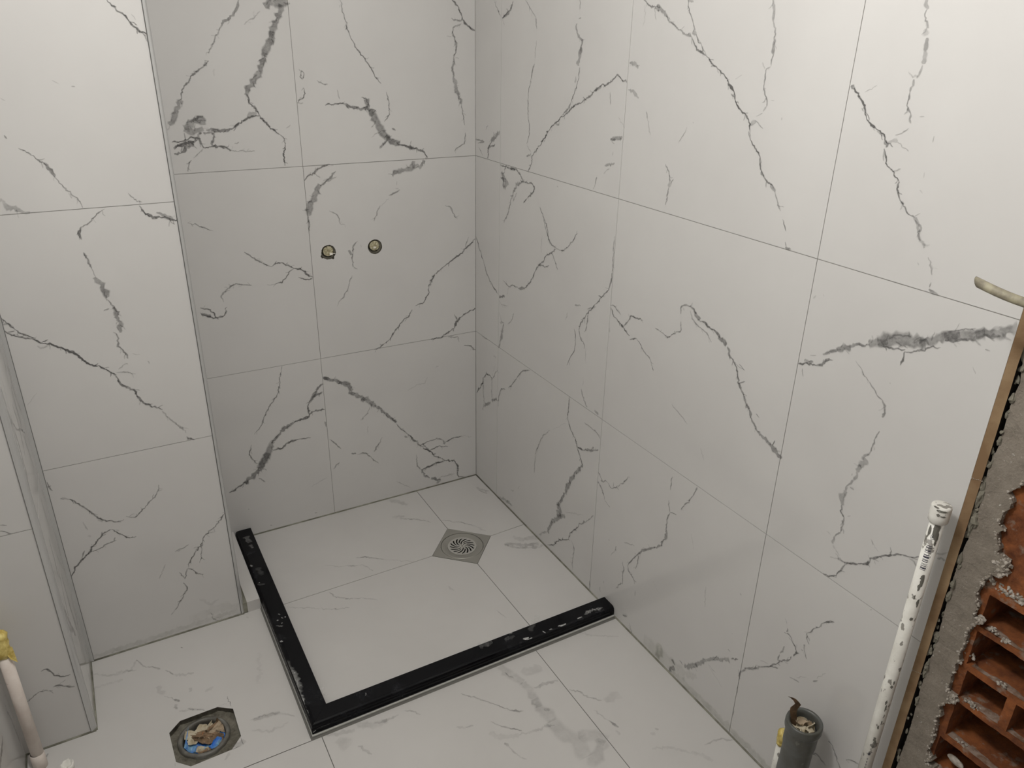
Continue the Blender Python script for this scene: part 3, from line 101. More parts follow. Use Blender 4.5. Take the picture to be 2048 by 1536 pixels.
M_VEIN = alpha_mat('marble_vein', (.135, .132, .128), .10, (.6, 1.1), 120)
M_FVEIN = alpha_mat('floor_marble_vein', (.16, .155, .15), .30, (.35, 1.2), 30)
M_SMEAR = alpha_mat('plaster_smear', (.62, .62, .60), .6, (.3, 1.3), 160)
M_MUD = alpha_mat('grout_haze', (.36, .37, .28), .35, (.3, 1.2), 25)
M_GROUT, nt, b = mat('grout', (.30, .295, .275), .85); noisemix(M_GROUT, nt, b, (.33, .32, .30), (.25, .245, .225), 30)
M_FGROUT, nt, b = mat('floor_grout', (.16, .155, .14), .9)
M_SEAL, nt, b = mat('corner_joint', (.24, .235, .19), .8); noisemix(M_SEAL, nt, b, (.30, .295, .24), (.15, .145, .11), 18)
M_CEIL, nt, b = mat('ceiling_paint', (.62, .61, .59), .9)
M_FRONT, nt, b = mat('bare_plaster', (.33, .31, .29), .9)
M_ALU, nt, b = mat('satin_trim', (.56, .56, .55), .28, .35)
M_TRIMEDGE, nt, b = mat('trim_joint_line', (.16, .16, .15), .6)  # dark joint along the edges of the trims
M_BLACK, nt, b = mat('black_granite', (.003, .0033, .0045), .09, 0, .2)
v = coords(nt); n = N(nt, 'ShaderNodeTexNoise', Scale=16, Detail=6, Roughness=.7); nt.links.new(v, n.inputs['Vector'])
r = N(nt, 'ShaderNodeMapRange'); r.inputs[1].default_value = .5; r.inputs[2].default_value = .75; r.inputs[3].default_value = .08; r.inputs[4].default_value = .35
nt.links.new(n.outputs[0], r.inputs[0]); nt.links.new(r.outputs[0], b.inputs['Roughness'])
x = N(nt, 'ShaderNodeMix', data_type='RGBA'); x.inputs[6].default_value = (.0028, .003, .0042, 1); x.inputs[7].default_value = (.014, .015, .018, 1)
r2 = N(nt, 'ShaderNodeMapRange'); r2.inputs[1].default_value = .52; r2.inputs[2].default_value = .8; nt.links.new(n.outputs[0], r2.inputs[0]); nt.links.new(r2.outputs[0], x.inputs[0]); nt.links.new(x.outputs[2], b.inputs['Base Color'])
M_RISER, nt, b = mat('riser_tile', (.55, .55, .51), .3)
M_STEEL, nt, b = mat('brushed_steel', (.50, .49, .45), .30, .85); bump(nt, b, 120, .05, .0005)
M_STEEL2, nt, b = mat('grate_steel', (.66, .65, .61), .34, .75)
M_HOLE, nt, b = mat('dark_pipe_inside', (.008, .008, .007), .8)
M_MORTAR, nt, b = mat('rough_mortar', (.16, .145, .115), .95); noisemix(M_MORTAR, nt, b, (.215, .20, .16), (.085, .078, .058), 45, .35, .65, 8, .7); bump(nt, b, 90, .7, .004)
M_RENDER, nt, b = mat('cement_render', (.30, .265, .22), .95)
noisemix(M_RENDER, nt, b, (.30, .262, .215), (.20, .172, .138), 28, .35, .65, 10, .75, c3=(.60, .57, .52), scale3=150, lo3=.66, hi3=.72); bump(nt, b, 220, .8, .003, 12)
M_CRUMB, nt, b = mat('mortar_crumb', (.42, .38, .335), .95); noisemix(M_CRUMB, nt, b, (.46, .42, .37), (.28, .245, .20), 90)
M_BRICK, nt, b = mat('red_hollow_brick', (.2, .055, .015), .9)
noisemix(M_BRICK, nt, b, (.30, .095, .025), (.105, .030, .009), 22, .35, .65, 8, .65, c3=(.24, .19, .145), scale3=34, lo3=.58, hi3=.70); bump(nt, b, 150, .55, .003)
M_DUST, nt, b = mat('brick_dust', (.25, .19, .15), 1); noisemix(M_DUST, nt, b, (.29, .22, .175), (.16, .09, .055), 60, .4, .6)
M_BODY, nt, b = mat('tile_clay_body', (.30, .20, .105), .9); noisemix(M_BODY, nt, b, (.33, .225, .125), (.235, .145, .075), 14)
M_DARK, nt, b = mat('gap_shade', (.02, .016, .012), .95)  # shade of the tile gap, painted as a near-black colour
M_ADH, nt, b = mat('tile_adhesive', (.22, .205, .16), .95); bump(nt, b, 120, .8, .003)
M_PVC, nt, b = mat('grey_pvc', (.095, .10, .095), .38); noisemix(M_PVC, nt, b, (.10, .105, .10), (.075, .075, .062), 22, .4, .6, 5, .6, c3=(.22, .21, .19), scale3=22, lo3=.66, hi3=.72)
M_PVCIN, nt, b = mat('grey_pvc_ring', (.15, .15, .135), .45); noisemix(M_PVCIN, nt, b, (.19, .185, .165), (.10, .095, .08), 30)
M_WHITE, nt, b = mat('splattered_white_pipe', (.80, .79, .74), .45)
v = noisemix(M_WHITE, nt, b, (.86, .85, .79), (.70, .68, .62), 12)
vo = N(nt, 'ShaderNodeTexNoise', Scale=75, Detail=3, Roughness=.5); 
mp = N(nt, 'ShaderNodeMapping'); mp.inputs['Scale'].default_value = (1, 1, .6); tc = N(nt, 'ShaderNodeTexCoord'); nt.links.new(tc.outputs['Object'], mp.inputs[0]); nt.links.new(mp.outputs[0], vo.inputs['Vector'])
r = N(nt, 'ShaderNodeMapRange'); r.inputs[1].default_value = .60; r.inputs[2].default_value = .63; nt.links.new(vo.outputs[0], r.inputs[0])
old = b.inputs['Base Color'].links[0].from_socket
x = N(nt, 'ShaderNodeMix', data_type='RGBA'); x.inputs[7].default_value = (.27, .255, .225, 1); nt.links.new(old, x.inputs[6]); nt.links.new(r.outputs[0], x.inputs[0]); nt.links.new(x.outputs[2], b.inputs['Base Color'])
M_CREAM, nt, b = mat('cream_pipe', (.84, .76, .69), .45); noisemix(M_CREAM, nt, b, (.87, .79, .72), (.78, .69, .62), 20, c3=(.20, .16, .13), scale3=60, lo3=.69, hi3=.72)
M_TAPE, nt, b = mat('yellow_tape', (.72, .52, .08), .5); noisemix(M_TAPE, nt, b, (.84, .70, .26), (.55, .40, .09), 60)
M_CABLE, nt, b = mat('dusty_conduit', (.30, .27, .19), .6); noisemix(M_CABLE, nt, b, (.36, .33, .23), (.22, .195, .145), 60)
M_CABLECUT, nt, b = mat('conduit_cut', (.85, .82, .74), .6)
M_BLUE, nt, b = mat('blue_film', (.03, .2, .6), .35); noisemix(M_BLUE, nt, b, (.025, .16, .62), (.20, .40, .58), 45)
M_CARD, nt, b = mat('brown_card', (.26, .17, .10), .85); noisemix(M_CARD, nt, b, (.30, .20, .12), (.18, .12, .07), 60)
M_PAPER, nt, b = mat('pale_paper', (.58, .51, .38), .8); noisemix(M_PAPER, nt, b, (.60, .54, .41), (.44, .37, .25), 50)
M_WOOD, nt, b = mat('pale_wood_chip', (.42, .33, .23), .8)
M_ORANGE, nt, b = mat('brick_chip', (.42, .15, .05), .9)
M_BRASS, nt, b = mat('plug_material', (.50, .46, .31), .55, .1); noisemix(M_BRASS, nt, b, (.58, .54, .38), (.30, .26, .15), 160, .4, .6)
M_INK, nt, b = mat('dark_ink', (.02, .022, .05), .6)
M_PATCH, nt, b = mat('grey_scuff', (.17, .165, .14), .8)
M_CHALK, nt, b = mat('wall_lining', (.5, .48, .45), .9)

# ---------------------------------------------------------------- helpers
def obj(name, bm, mats, parent=None, smooth=False):
    me = bpy.data.meshes.new(name)
    if smooth:
        for f in bm.faces: f.smooth = True
    bm.to_mesh(me); bm.free()
    for q in (mats if isinstance(mats, (list, tuple)) else [mats]): me.materials.append(q)
    o = bpy.data.objects.new(name, me); COL.objects.link(o)
    if parent is not None: o.parent = parent
    return o
def struct(o): o['kind'] = 'structure'; return o
def thing(o, label, cat, group=None):
    o['label'] = label; o['category'] = cat
    if group: o['group'] = group
    return o
def empty(name, loc, label, cat, group=None):
    o = bpy.data.objects.new(name, None); o.empty_display_size = .05; COL.objects.link(o); o.location = loc
    return thing(o, label, cat, group)
def part(name, bm, mats, root, smooth=False):
    "mesh written in world coordinates, made a child of an empty that stands at root.location"
    bmesh.ops.translate(bm, verts=bm.verts, vec=-root.location)
    return obj(name, bm, mats, root, smooth)
def box(bm, x0, x1, y0, y1, z0, z1, mi=0):
    vs = [bm.verts.new((x, y, z)) for x in (x0, x1) for y in (y0, y1) for z in (z0, z1)]
    for q in ((0, 1, 3, 2), (4, 6, 7, 5), (0, 4, 5, 1), (2, 3, 7, 6), (0, 2, 6, 4), (1, 5, 7, 3)):
        f = bm.faces.new([vs[i] for i in q]); f.material_index = mi
    return vs
def tube(bm, pts, rad, seg=24, cap=True, mi=0):
    rings = []; pts = [Vector(q) for q in pts]
    rad = rad if isinstance(rad, (list, tuple)) else [rad]*len(pts)
    t0 = (pts[1]-pts[0]).normalized(); a = t0.orthogonal().normalized()
    for i, q in enumerate(pts):
        t = (pts[min(i+1, len(pts)-1)]-pts[max(i-1, 0)]).normalized()
        a = (a - t*a.dot(t)).normalized(); b_ = t.cross(a)
        rings.append([bm.verts.new(q + (a*math.cos(2*math.pi*k/seg)+b_*math.sin(2*math.pi*k/seg))*rad[i]) for k in range(seg)])
    for r0, r1 in zip(rings, rings[1:]):
        for k in range(seg):
            f = bm.faces.new((r0[k], r0[(k+1) % seg], r1[(k+1) % seg], r1[k])); f.material_index = mi; f.smooth = True
    if cap:
        bm.faces.new(rings[0][::-1]).material_index = mi; bm.faces.new(rings[-1]).material_index = mi
    return rings
def lathe(bm, c, prof, seg=48, mi=0, axis=None, smooth=True):
    "prof: list of (radius, height) about the vertical through c"
    rings = []
    for r_, z in prof:
        if r_ < 1e-6: rings.append([bm.verts.new(Vector(c)+Vector((0, 0, z)))])
        else: rings.append([bm.verts.new(Vector(c)+Vector((r_*math.cos(2*math.pi*k/seg), r_*math.sin(2*math.pi*k/seg), z))) for k in range(seg)])
    for a, b_ in zip(rings, rings[1:]):
        for k in range(seg):
            k2 = (k+1) % seg
            if len(a) == 1 and len(b_) == 1: continue
            if len(a) == 1: f = bm.faces.new((a[0], b_[k2], b_[k]))
            elif len(b_) == 1: f = bm.faces.new((a[k], a[k2], b_[0]))
            else: f = bm.faces.new((a[k], a[k2], b_[k2], b_[k]))
            f.material_index = mi; f.smooth = smooth
def inside(p, poly):
    c = False; n_ = len(poly)
    for i in range(n_):
        a, b_ = poly[i], poly[i-1]
        if (a[1] > p[1]) != (b_[1] > p[1]) and p[0] < (b_[0]-a[0])*(p[1]-a[1])/(b_[1]-a[1])+a[0]: c = not c
    return c
def slab(bm, poly, holes, mp, top, bot, mi=0, side=None, sideholes=True):
    "flat polygon with holes at height top, with walls down to bot"
    side = mi if side is None else side
    vs = []; ed = []
    for lp in [poly]+list(holes):
        n0 = len(vs); vs += [Vector(q) for q in lp]; ed += [(n0+i, n0+(i+1) % len(lp)) for i in range(len(lp))]
    if not holes and len(poly) == 4:
        tv = [bm.verts.new(mp(q[0], q[1], top)) for q in poly]; f = bm.faces.new(tv); f.material_index = mi
        loops = [poly]
    else:
        ov, oe, of, *_ = delaunay_2d_cdt(vs, ed, [], 0, 1e-7)
        tv = [bm.verts.new(mp(q[0], q[1], top)) for q in ov]
        for f in of:
            c = (sum(ov[i][0] for i in f)/len(f), sum(ov[i][1] for i in f)/len(f))
            if inside(c, poly) and not any(inside(c, h) for h in holes):
                g = bm.faces.new([tv[i] for i in f]); g.material_index = mi
        loops = [poly]+list(holes)
    for lp in loops:
        a = [bm.verts.new(mp(q[0], q[1], top)) for q in lp]; b_ = [bm.verts.new(mp(q[0], q[1], bot)) for q in lp]
        for i in range(len(lp)):
            j = (i+1) % len(lp); f = bm.faces.new((a[i], a[j], b_[j], b_[i])); f.material_index = side
def circle(cx, cy, r_, n_=40): return [(cx+r_*math.cos(2*math.pi*k/n_), cy+r_*math.sin(2*math.pi*k/n_)) for k in range(n_)]

def ribbons(bm, data, mp, bounds, mi, seed=1, off=.0003, rough=1.0, strokes=None, gain=1.0, twigs=False):
    "marble veins as thin inlaid strips of uneven width with feathered edges, just proud of the glaze"
    lay = bm.verts.layers.float.get('vein') or bm.verts.layers.float.new('vein')
    rnd = random.Random(seed); u0, u1, v0, v1 = bounds
    rows = strokes or [(float(s.split()[0]), float(s.split()[1])/100, list(map(float, s.split()[2:]))) for s in data.split(';') if s.strip()]
    if twigs:
        tw = []
        for (w, d, fl) in rows:
            if d < .3 or len(fl) < 6 or w > 45: continue
            for i in range(0, len(fl)-3, 2):
                a, b_ = Vector(fl[i:i+2]), Vector(fl[i+2:i+4]); L_ = (b_-a).length
                for k in range(int(L_/22+rnd.random()*.9)):
                    t = rnd.random(); p_ = a.lerp(b_, t); an = math.atan2(b_.y-a.y, b_.x-a.x)+rnd.choice((-1, 1))*rnd.uniform(.25, 1.1); ll = rnd.uniform(5, 14)+w*.5
                    q_ = p_+Vector((math.cos(an), math.sin(an)))*ll*.55; an += rnd.uniform(-.6, .6); q2 = q_+Vector((math.cos(an), math.sin(an)))*ll*.45
                    tw.append((rnd.uniform(1.0, 2.0)+w*.05, d*rnd.uniform(.3, .75), [p_.x, p_.y, q_.x, q_.y, q2.x, q2.y]))
        rows = rows+tw
    for si, (w, d, fl) in enumerate(rows):
        P = [Vector((fl[i]/1000, fl[i+1]/1000)) for i in range(0, len(fl), 2)]
        w = w/1000*(1.18 if w < 14 else 1.05)
        seg = []
        for i in range(len(P)-1):                       # smooth, then crinkle
            a, b_ = P[i], P[i+1]; L = (b_-a).length
            p0 = P[i-1] if i > 0 else a*2-b_; p3 = P[i+2] if i+2 < len(P) else b_*2-a
            k = max(2, int(L/max(.003, w*.3)))
            for j in range(k):
                t = j/k
                seg.append(a.lerp(b_, t)*.55+.45*.5*((2*a)+(b_-p0)*t+(2*p0-5*a+4*b_-p3)*t*t+(3*a-p0-3*b_+p3)*t**3))
        seg.append(P[-1]); n_ = len(seg)
        o1 = rnd.random()*100
        jit = min(.0042, .0026+w*.16)*rough
        pts = []; s_ = 0
        for i, q in enumerate(seg):
            if i: s_ += (q-seg[i-1]).length
            t = (seg[min(i+1, n_-1)]-seg[max(i-1, 0)]); t = t.normalized() if t.length > 0 else Vector((1, 0)); nr = Vector((-t.y, t.x))
            a_ = min(1, min(i, n_-1-i)/3)
            q2 = q+nr*(noise.noise((s_*60, o1, 0))*1.0+noise.noise((s_*190, o1, 5))*1.0)*jit*a_ + t*noise.noise((s_*120, o1, 9))*jit*.5*a_
            pts.append((q2, nr, s_))
        tot = max(s_, 1e-4); prev = None
        for i, (q, nr, s_) in enumerate(pts):
            e = min(s_, tot-s_)/tot; tp = .45+.55*min(1, e*5) if w < .010 else .78+.22*min(1, e*6)
            wv = 1.3 if w < .010 else max(.55, 1.3-(w-.010)*45)
            l = w*.5*tp*(1+wv*noise.noise((s_*90, o1+3, 1))+.7*noise.noise((s_*330, o1, 2)))
            r_ = w*.5*tp*(1+wv*noise.noise((s_*90, o1+9, 3))+.7*noise.noise((s_*330, o1, 4)))
            l = max(l, w*.14); r_ = max(r_, w*.14)
            f_ = .0003+min(.0011, w*.07)
            dd = d*(1+.45*noise.noise((s_*60, o1, 7)))*(.75+.25*min(1, e*6))*gain
            row = []
            for k, al in ((l+f_, 0), (l*.62, 1), (0, 1.05 if w < .006 else .88), (-r_*.62, 1), (-r_-f_, 0)):
                z = q+nr*k; z = Vector((min(max(z.x, u0), u1), min(max(z.y, v0), v1)))
                vv = bm.verts.new(mp(z.x, z.y, off+si*8e-7)); vv[lay] = min(1.0, dd*al); row.append(vv)
            if prev:
                for a, b_, c, e_ in zip(prev, prev[1:], row[1:], row): 
                    f = bm.faces.new((a, b_, c, e_)); f.material_index = mi
            prev = row
def random_veins(seed, u0, u1, v0, v1, n_, ang=-1.0, wmax=6, steep=.5):
    rnd = random.Random(seed); out = []
    for i in range(n_):
        u = rnd.uniform(u0, u1); v_ = rnd.uniform(v0, v1); a = ang+rnd.uniform(-steep, steep); fl = [u*1000, v_*1000]
        for k in range(rnd.randint(3, 8)):
            a += rnd.uniform(-.45, .45); s_ = rnd.uniform(.02, .06); u += math.cos(a)*s_; v_ += math.sin(a)*s_
            if not (u0 < u < u1 and v0 < v_ < v1): break
            fl += [u*1000, v_*1000]
        if len(fl) > 3: out.append((rnd.uniform(1.5, wmax), rnd.uniform(.25, .6), fl))
    return out

GAP = .0016
def cells(us, vs):
    return [(us[i], us[i+1], vs[j], vs[j+1]) for i in range(len(us)-1) for j in range(len(vs)-1)]
def wall(name, us, vs, mp, veins=None, holes=(), seed=1, back=.05, extra=None, gap=GAP, mats=None, bounds=None, deepholes=None):
    "tiled wall: one glazed tile per cell, grout lying just behind the face"
    bm = bmesh.new()
    bm.verts.layers.float.new('vein')
    g = gap/2
    for (a, b_, c, d) in cells(us, vs):
        a2 = a+(g if a != us[0] else 0); b2 = b_-(g if b_ != us[-1] else 0); c2 = c+(g if c != vs[0] else 0); d2 = d-(g if d != vs[-1] else 0)
        hs = [h for h in holes if a2 < h[0][0] < b2 and c2 < h[0][1] < d2]
        slab(bm, [(a2, c2), (b2, c2), (b2, d2), (a2, d2)], hs, mp, 0, -.008, 0, 3 if hs else 0)
    slab(bm, [(us[0], vs[0]), (us[-1], vs[0]), (us[-1], vs[-1]), (us[0], vs[-1])], list(holes), mp, -.0011, -back, 1, 3)
    bd = bounds or (us[0], us[-1], vs[0], vs[-1])
    if veins: ribbons(bm, veins, mp, bd, 2, seed, twigs=True)
    if extra: ribbons(bm, '', mp, bd, 2, seed+50, strokes=extra)
    bmesh.ops.recalc_face_normals(bm, faces=bm.faces)
    o = obj(name, bm, mats or [M_TILE, M_GROUT, M_VEIN, M_MORTAR]); return struct(o)

# key places (metres): the corner of the shower is the origin, x runs along the back wall, y towards the viewer (negative)
Z = [0, .5885, 1.1884, 1.7885, 2.40]
XP, YP = -.9456, -.3757       # pier that flanks the shower
XS, YS = -1.3452, -.6280      # second step of the wall
XL = -1.4924                  # wall on the far left
YE = -1.7288                  # end of the tiling on the right wall
YF = -3.0
mb = lambda u, v_, d: (u, -d, v_)
mr = lambda u, v_, d: (-d, u, v_)
mpier = lambda u, v_, d: (u, YP-d, v_)
mstep = lambda u, v_, d: (u, YS-d, v_)
mps = lambda u, v_, d: (XP+d, u, v_)
mss = lambda u, v_, d: (XS+d, u, v_)
ml = lambda u, v_, d: (XL+d, u, v_)
mfl = lambda u, v_, d: (u, v_, d)

HOLES = [(-.5022, .9300), (-.3535, .9305)]
def ragged(cx, cy, r_, seed, amp):
    rnd = random.Random(seed)
    return [(cx+r_*math.cos(2*math.pi*k/40)*(1+rnd.uniform(-amp, amp)), cy+r_*math.sin(2*math.pi*k/40)*(1+rnd.uniform(-amp, amp))) for k in range(40)]
hl = ragged(*HOLES[0], .0225, 3, .04)
for k in (22, 23, 24): hl[k] = (hl[k][0]-.004, hl[k][1]-.003)
for k in (33, 34): hl[k] = (hl[k][0]+.003, hl[k][1]-.003)
hr = ragged(*HOLES[1], .0232, 4, .012)
wb = wall('wall_back', [XP, -.5565, 0], Z, mb, VEINS['back'], [hl, hr], 1, .055, extra=random_veins(31, XP, 0, 1.62, 2.3, 9))
wr = wall('wall_right', [YE, -1.3665, -.7663, -.1653, 0], Z, mr, VEINS['right'], (), 2, .009, extra=random_veins(32, YE, 0, 1.75, 2.3, 12))
wall('wall_pier', [XS, XP-.0085], Z, mpier, VEINS['pier'], (), 3, .30, extra=random_veins(33, XS, XP, 1.65, 2.3, 5))
wall('wall_step', [XL, XS-.0115], Z, mstep, VEINS['step'], (), 4, .20)
wall('wall_pier_side', [YP+.0085, 0], Z, mps, None, (), 5, .02, extra=random_veins(34, YP, 0, .1, 2.3, 14))
wall('wall_step_side', [YS+.0115, YP], Z, mss, None, (), 6, .02, extra=random_veins(35, YS, YP, 0, 2.3, 46, -1.5, 12, .10))  # upright strokes paint both marble veins and reflection streaks on this face
wall('wall_left', [YF, -2.4, -1.8, -1.2, YS], Z, ml, None, (), 7, .03, extra=random_veins(36, YF, YS, 0, 2.3, 40, -1.45, 9, .35))
bm = bmesh.new(); box(bm, XL-.03, .12, YF-.05, YF, 0, 2.4); struct(obj('wall_front', bm, M_FRONT))
bm = bmesh.new(); box(bm, XL-.03, .12, YF-.05, .06, 2.4, 2.45); struct(obj('ceiling', bm, M_CEIL))

# grout haze low on the right wall and along the floor edge
def haze(name, mp, bd, strokes, parent):
    bm = bmesh.new(); ribbons(bm, '', mp, bd, 0, 77, off=.0009, strokes=strokes)
    o = obj(name, bm, M_MUD, parent); return o
haze('grout_haze', mr, (YE, 0, 0, 2), [(45, .14, [-1030, 25, -1120, 30, -1200, 40]), (24, .38, [-1085, 8, -1098, 30, -1095, 60]), (20, .20, [-1150, 14, -1300, 18, -1440, 16, -1600, 14]), (18, .12, [-1200, 45, -1240, 70])], wr)
haze('grout_haze', mpier, (XS, XP, 0, 2), [(14, .16, [-1340, 14, -1200, 14, -1080, 18, -960, 18]), (30, .10, [-1090, 40, -1000, 45, -960, 30])], bpy.data.objects['wall_pier'])

# ---------------------------------------------------------------- floor
OCT = [(-1.1932, -.7194), (-1.1653, -.694), (-1.077, -.6927), (-1.0442, -.7167), (-1.044, -.8101), (-1.0706, -.8393), (-1.1625, -.842), (-1.1907, -.8131)]
DR = [(-.3534, -.3844), (-.2466, -.2711), (-.1357, -.3755), (-.2429, -.4879)]
DC = (-.2445, -.3798)
g = .001
bm = bmesh.new(); bm.verts.layers.float.new('vein')
S0, S1 = -.842, 0      # shower tray inside the curb
xl = -.842
jy, jx = -.3875, -.2435
tiles = [
    [(xl, 0), (-.2475-g, 0), (DR[1][0]-g, DR[1][1]+g), (DR[0][0]-g, DR[0][1]+g), (xl, -.3905+g)],
    [(-.2475+g, 0), (0, 0), (0, -.3703+g), (DR[2][0]+g, DR[2][1]+g), (DR[1][0]+g, DR[1][1]+g)],
    [(0, -.3703-g), (0, S0), (-.238+g, S0), (DR[3][0]+g, DR[3][1]-g), (DR[2][0]+g, DR[2][1]-g)],
    [(xl, -.3905-g), (DR[0][0]-g, DR[0][1]-g), (DR[3][0]-g, DR[3][1]-g), (-.238-g, S0), (xl, S0)]]
for t in tiles: slab(bm, t, [], mfl, 0, -.01, 0)
ys = [-.904, -1.504, -2.104, -2.704, YF]; xs = [XL, -1.4745, -.8745, -.2735, 0]
slab(bm, [(XL, YS), (XS, YS), (XS, YP), (XP, YP), (-.9, YP), (-.9, -.904+g), (XL, -.904+g)], [OCT], mfl, 0, -.012, 0, 3)
for i in range(len(xs)-1):
    for j in range(len(ys)-1):
        slab(bm, [(xs[i]+g, ys[j+1]+g), (xs[i+1]-g, ys[j+1]+g), (xs[i+1]-g, ys[j]-g), (xs[i]+g, ys[j]-g)], [], mfl, 0, -.01, 0)
slab(bm, [(XL-.02, YF), (.12, YF), (.12, .05), (XL-.02, .05)], [OCT, DR], mfl, -.0012, -.10, 1, 3)
ribbons(bm, VEINS['floor'], mfl, (XL, 0, YF, 0), 2, 9, off=.00025, rough=1.3)
ribbons(bm, '', mfl, (XL, 0, YF, 0), 2, 10, off=.0004, strokes=random_veins(40, XL, 0, YF, -1.45, 30, -.6, 18, .6), gain=.5)
bmesh.ops.recalc_face_normals(bm, faces=bm.faces)
floor = struct(obj('floor', bm, [M_FLOOR, M_FGROUT, M_FVEIN, M_MORTAR]))
# thin dirty seal where floor meets walls
def seal(n_, pts, mi=M_SEAL, r_=.0032):
    bm = bmesh.new()
    for a, b_ in pts: tube(bm, [(*a, .0004), (*b_, .0004)], r_, 8)
    return struct(obj(f'trim_{n_}', bm, mi))
seal(1, [((XP, 0), (0, 0)), ((0, 0), (0, YE)), ((XL, YS), (XS, YS)), ((XS, YS), (XS, YP)), ((XS, YP), (XP, YP)), ((XL, YS), (XL, YF))])
# vertical joint in the shower corner
bm = bmesh.new(); tube(bm, [(0, 0, 0), (0, 0, 2.4)], .0012, 8); struct(obj('trim_2', bm, M_GROUT))

# edge trims on the outer corners
def edge_trim(n_, x, y, r_=.0085):
    bm = bmesh.new(); pr = []
    for k in range(9):
        a = math.pi/2*k/8; pr.append((x-r_+r_*math.sin(a), y+r_-r_*math.cos(a)))
    pr = [(x-r_-.0012, y-.0006), (x-r_, y-.0006)]+pr[0:]+[(x+.0006, y+r_), (x+.0006, y+r_+.0012)]
    lo = [bm.verts.new((a+.0004, b_-.0004, 0)) for a, b_ in pr]; hi = [bm.verts.new((a+.0004, b_-.0004, 2.4)) for a, b_ in pr]
    for i in range(len(pr)-1):
        f = bm.faces.new((lo[i], lo[i+1], hi[i+1], hi[i])); f.smooth = True; f.material_index = 1 if i in (0, len(pr)-2) else 0
    struct(obj(f'trim_{n_}', bm, [M_ALU, M_TRIMEDGE]))
edge_trim(3, XP+.0012, YP-.0012); edge_trim(4, XS+.0012, YS-.0012, .012)
bm = bmesh.new(); box(bm, XS, XS+.0085, YP-.0025, YP, 0, 2.4); box(bm, XS+.0085, XS+.0098, YP-.0016, YP, 0, 2.4, 1); struct(obj('trim_5', bm, [M_ALU, M_TRIMEDGE]))

# low tiled upstand between pier and curb
bm = bmesh.new(); box(bm, XP+.012, -.8975, YP, -.001, 0, .036); box(bm, XP, -.898, YP+.002, -.0005, 0, .0345, 1)
bmesh.ops.recalc_face_normals(bm, faces=bm.faces)
struct(obj('trim_6', bm, [M_FLOOR, M_SEAL]))

# ---------------------------------------------------------------- black curb
curb = empty('shower_curb', (-.87, -.87, 0), 'glossy black stone curb forming an L around the white shower floor', 'curb')
def rail(name, prof, a, b_, inward, miter):
    "prof: (offset from the outer face, z); runs from a to b_; inward: unit vector; miter end cut at 45 degrees"
    bm = bmesh.new(); A, B = Vector(a), Vector(b_); t = (B-A).normalized(); inw = Vector(inward)
    n_ = 40; rings = []
    for i in range(n_+1):
        row = []
        for (o_, z) in prof:
            p0 = A+inw*o_; p1 = B+inw*o_
            if miter == 'end': p1 = B-t*o_+inw*o_
            if miter == 'start': p0 = A+t*o_+inw*o_
            q = p0.lerp(p1, i/n_); q.z = z; row.append(bm.verts.new(q))
        rings.append(row)
    m_ = len(prof)
    for r0, r1 in zip(rings, rings[1:]):
        for k in range(m_): bm.faces.new((r0[k], r0[(k+1) % m_], r1[(k+1) % m_], r1[k]))
    bm.faces.new(rings[0]); bm.faces.new(rings[-1][::-1]); bmesh.ops.recalc_face_normals(bm, faces=bm.faces)
    return bm
PROF = [(.003, .0035), (0, .0055), (0, .019), (.0012, .0205), (.0006, .022), (.0016, .0262), (.0045, .0300), (.0085, .0320), (.012, .0325), (.0505, .0325), (.0515, .0318), (.0515, .0035)]
XO = -.8935; YO = -.8925
front = part('front_rail', rail('front_rail', PROF, (XO+.0003, YO, 0), (-.0008, YO, 0), (0, 1, 0), 'start'), M_BLACK, curb)
side = part('side_rail', rail('side_rail', PROF, (XO, -.0008, 0), (XO, YO+.0003, 0), (1, 0, 0), 'end'), M_BLACK, curb)
bm = bmesh.new(); slab(bm, [(XO-.001, YO-.0035), (-.001, YO-.0035), (-.001, YO+.045), (XO+.045, YO+.045), (XO+.045, -.001), (XO-.001, -.001)], [((0, 9), (0, 9.1), (.1, 9))][:0], mfl, .0034, .0001)
part('bedding', bm, M_RISER, curb)
bm = bmesh.new(); ribbons(bm, SMEARS['top'], mfl, (XO+.004, 0, YO+.004, 0), 0, 21, off=.0328)
part('plaster_smears', bm, M_SMEAR, curb)['label'] = 'pale plaster smears'
bm = bmesh.new(); ribbons(bm, SMEARS['front'], lambda u, v_, d: (u, YO-d, min(v_, .021)), (XO, 0, .006, .02), 0, 22, off=.0003)
part('plaster_smears', bm, M_SMEAR, curb)['label'] = 'pale plaster smears'
# chalky rubbed plaster on the outer side near the corner
bm = bmesh.new()
ribbons(bm, '', lambda u, v_, d: (XO-d, u, v_), (-.89, -.30, .005, .0185), 0, 23, off=.0003, strokes=[(9, .55, [-620, 14, -700, 15, -780, 14, -885, 15]), (6, .5, [-400, 12, -520, 12, -620, 12])])
part('plaster_smears', bm, M_SMEAR, curb)['label'] = 'pale plaster smears'

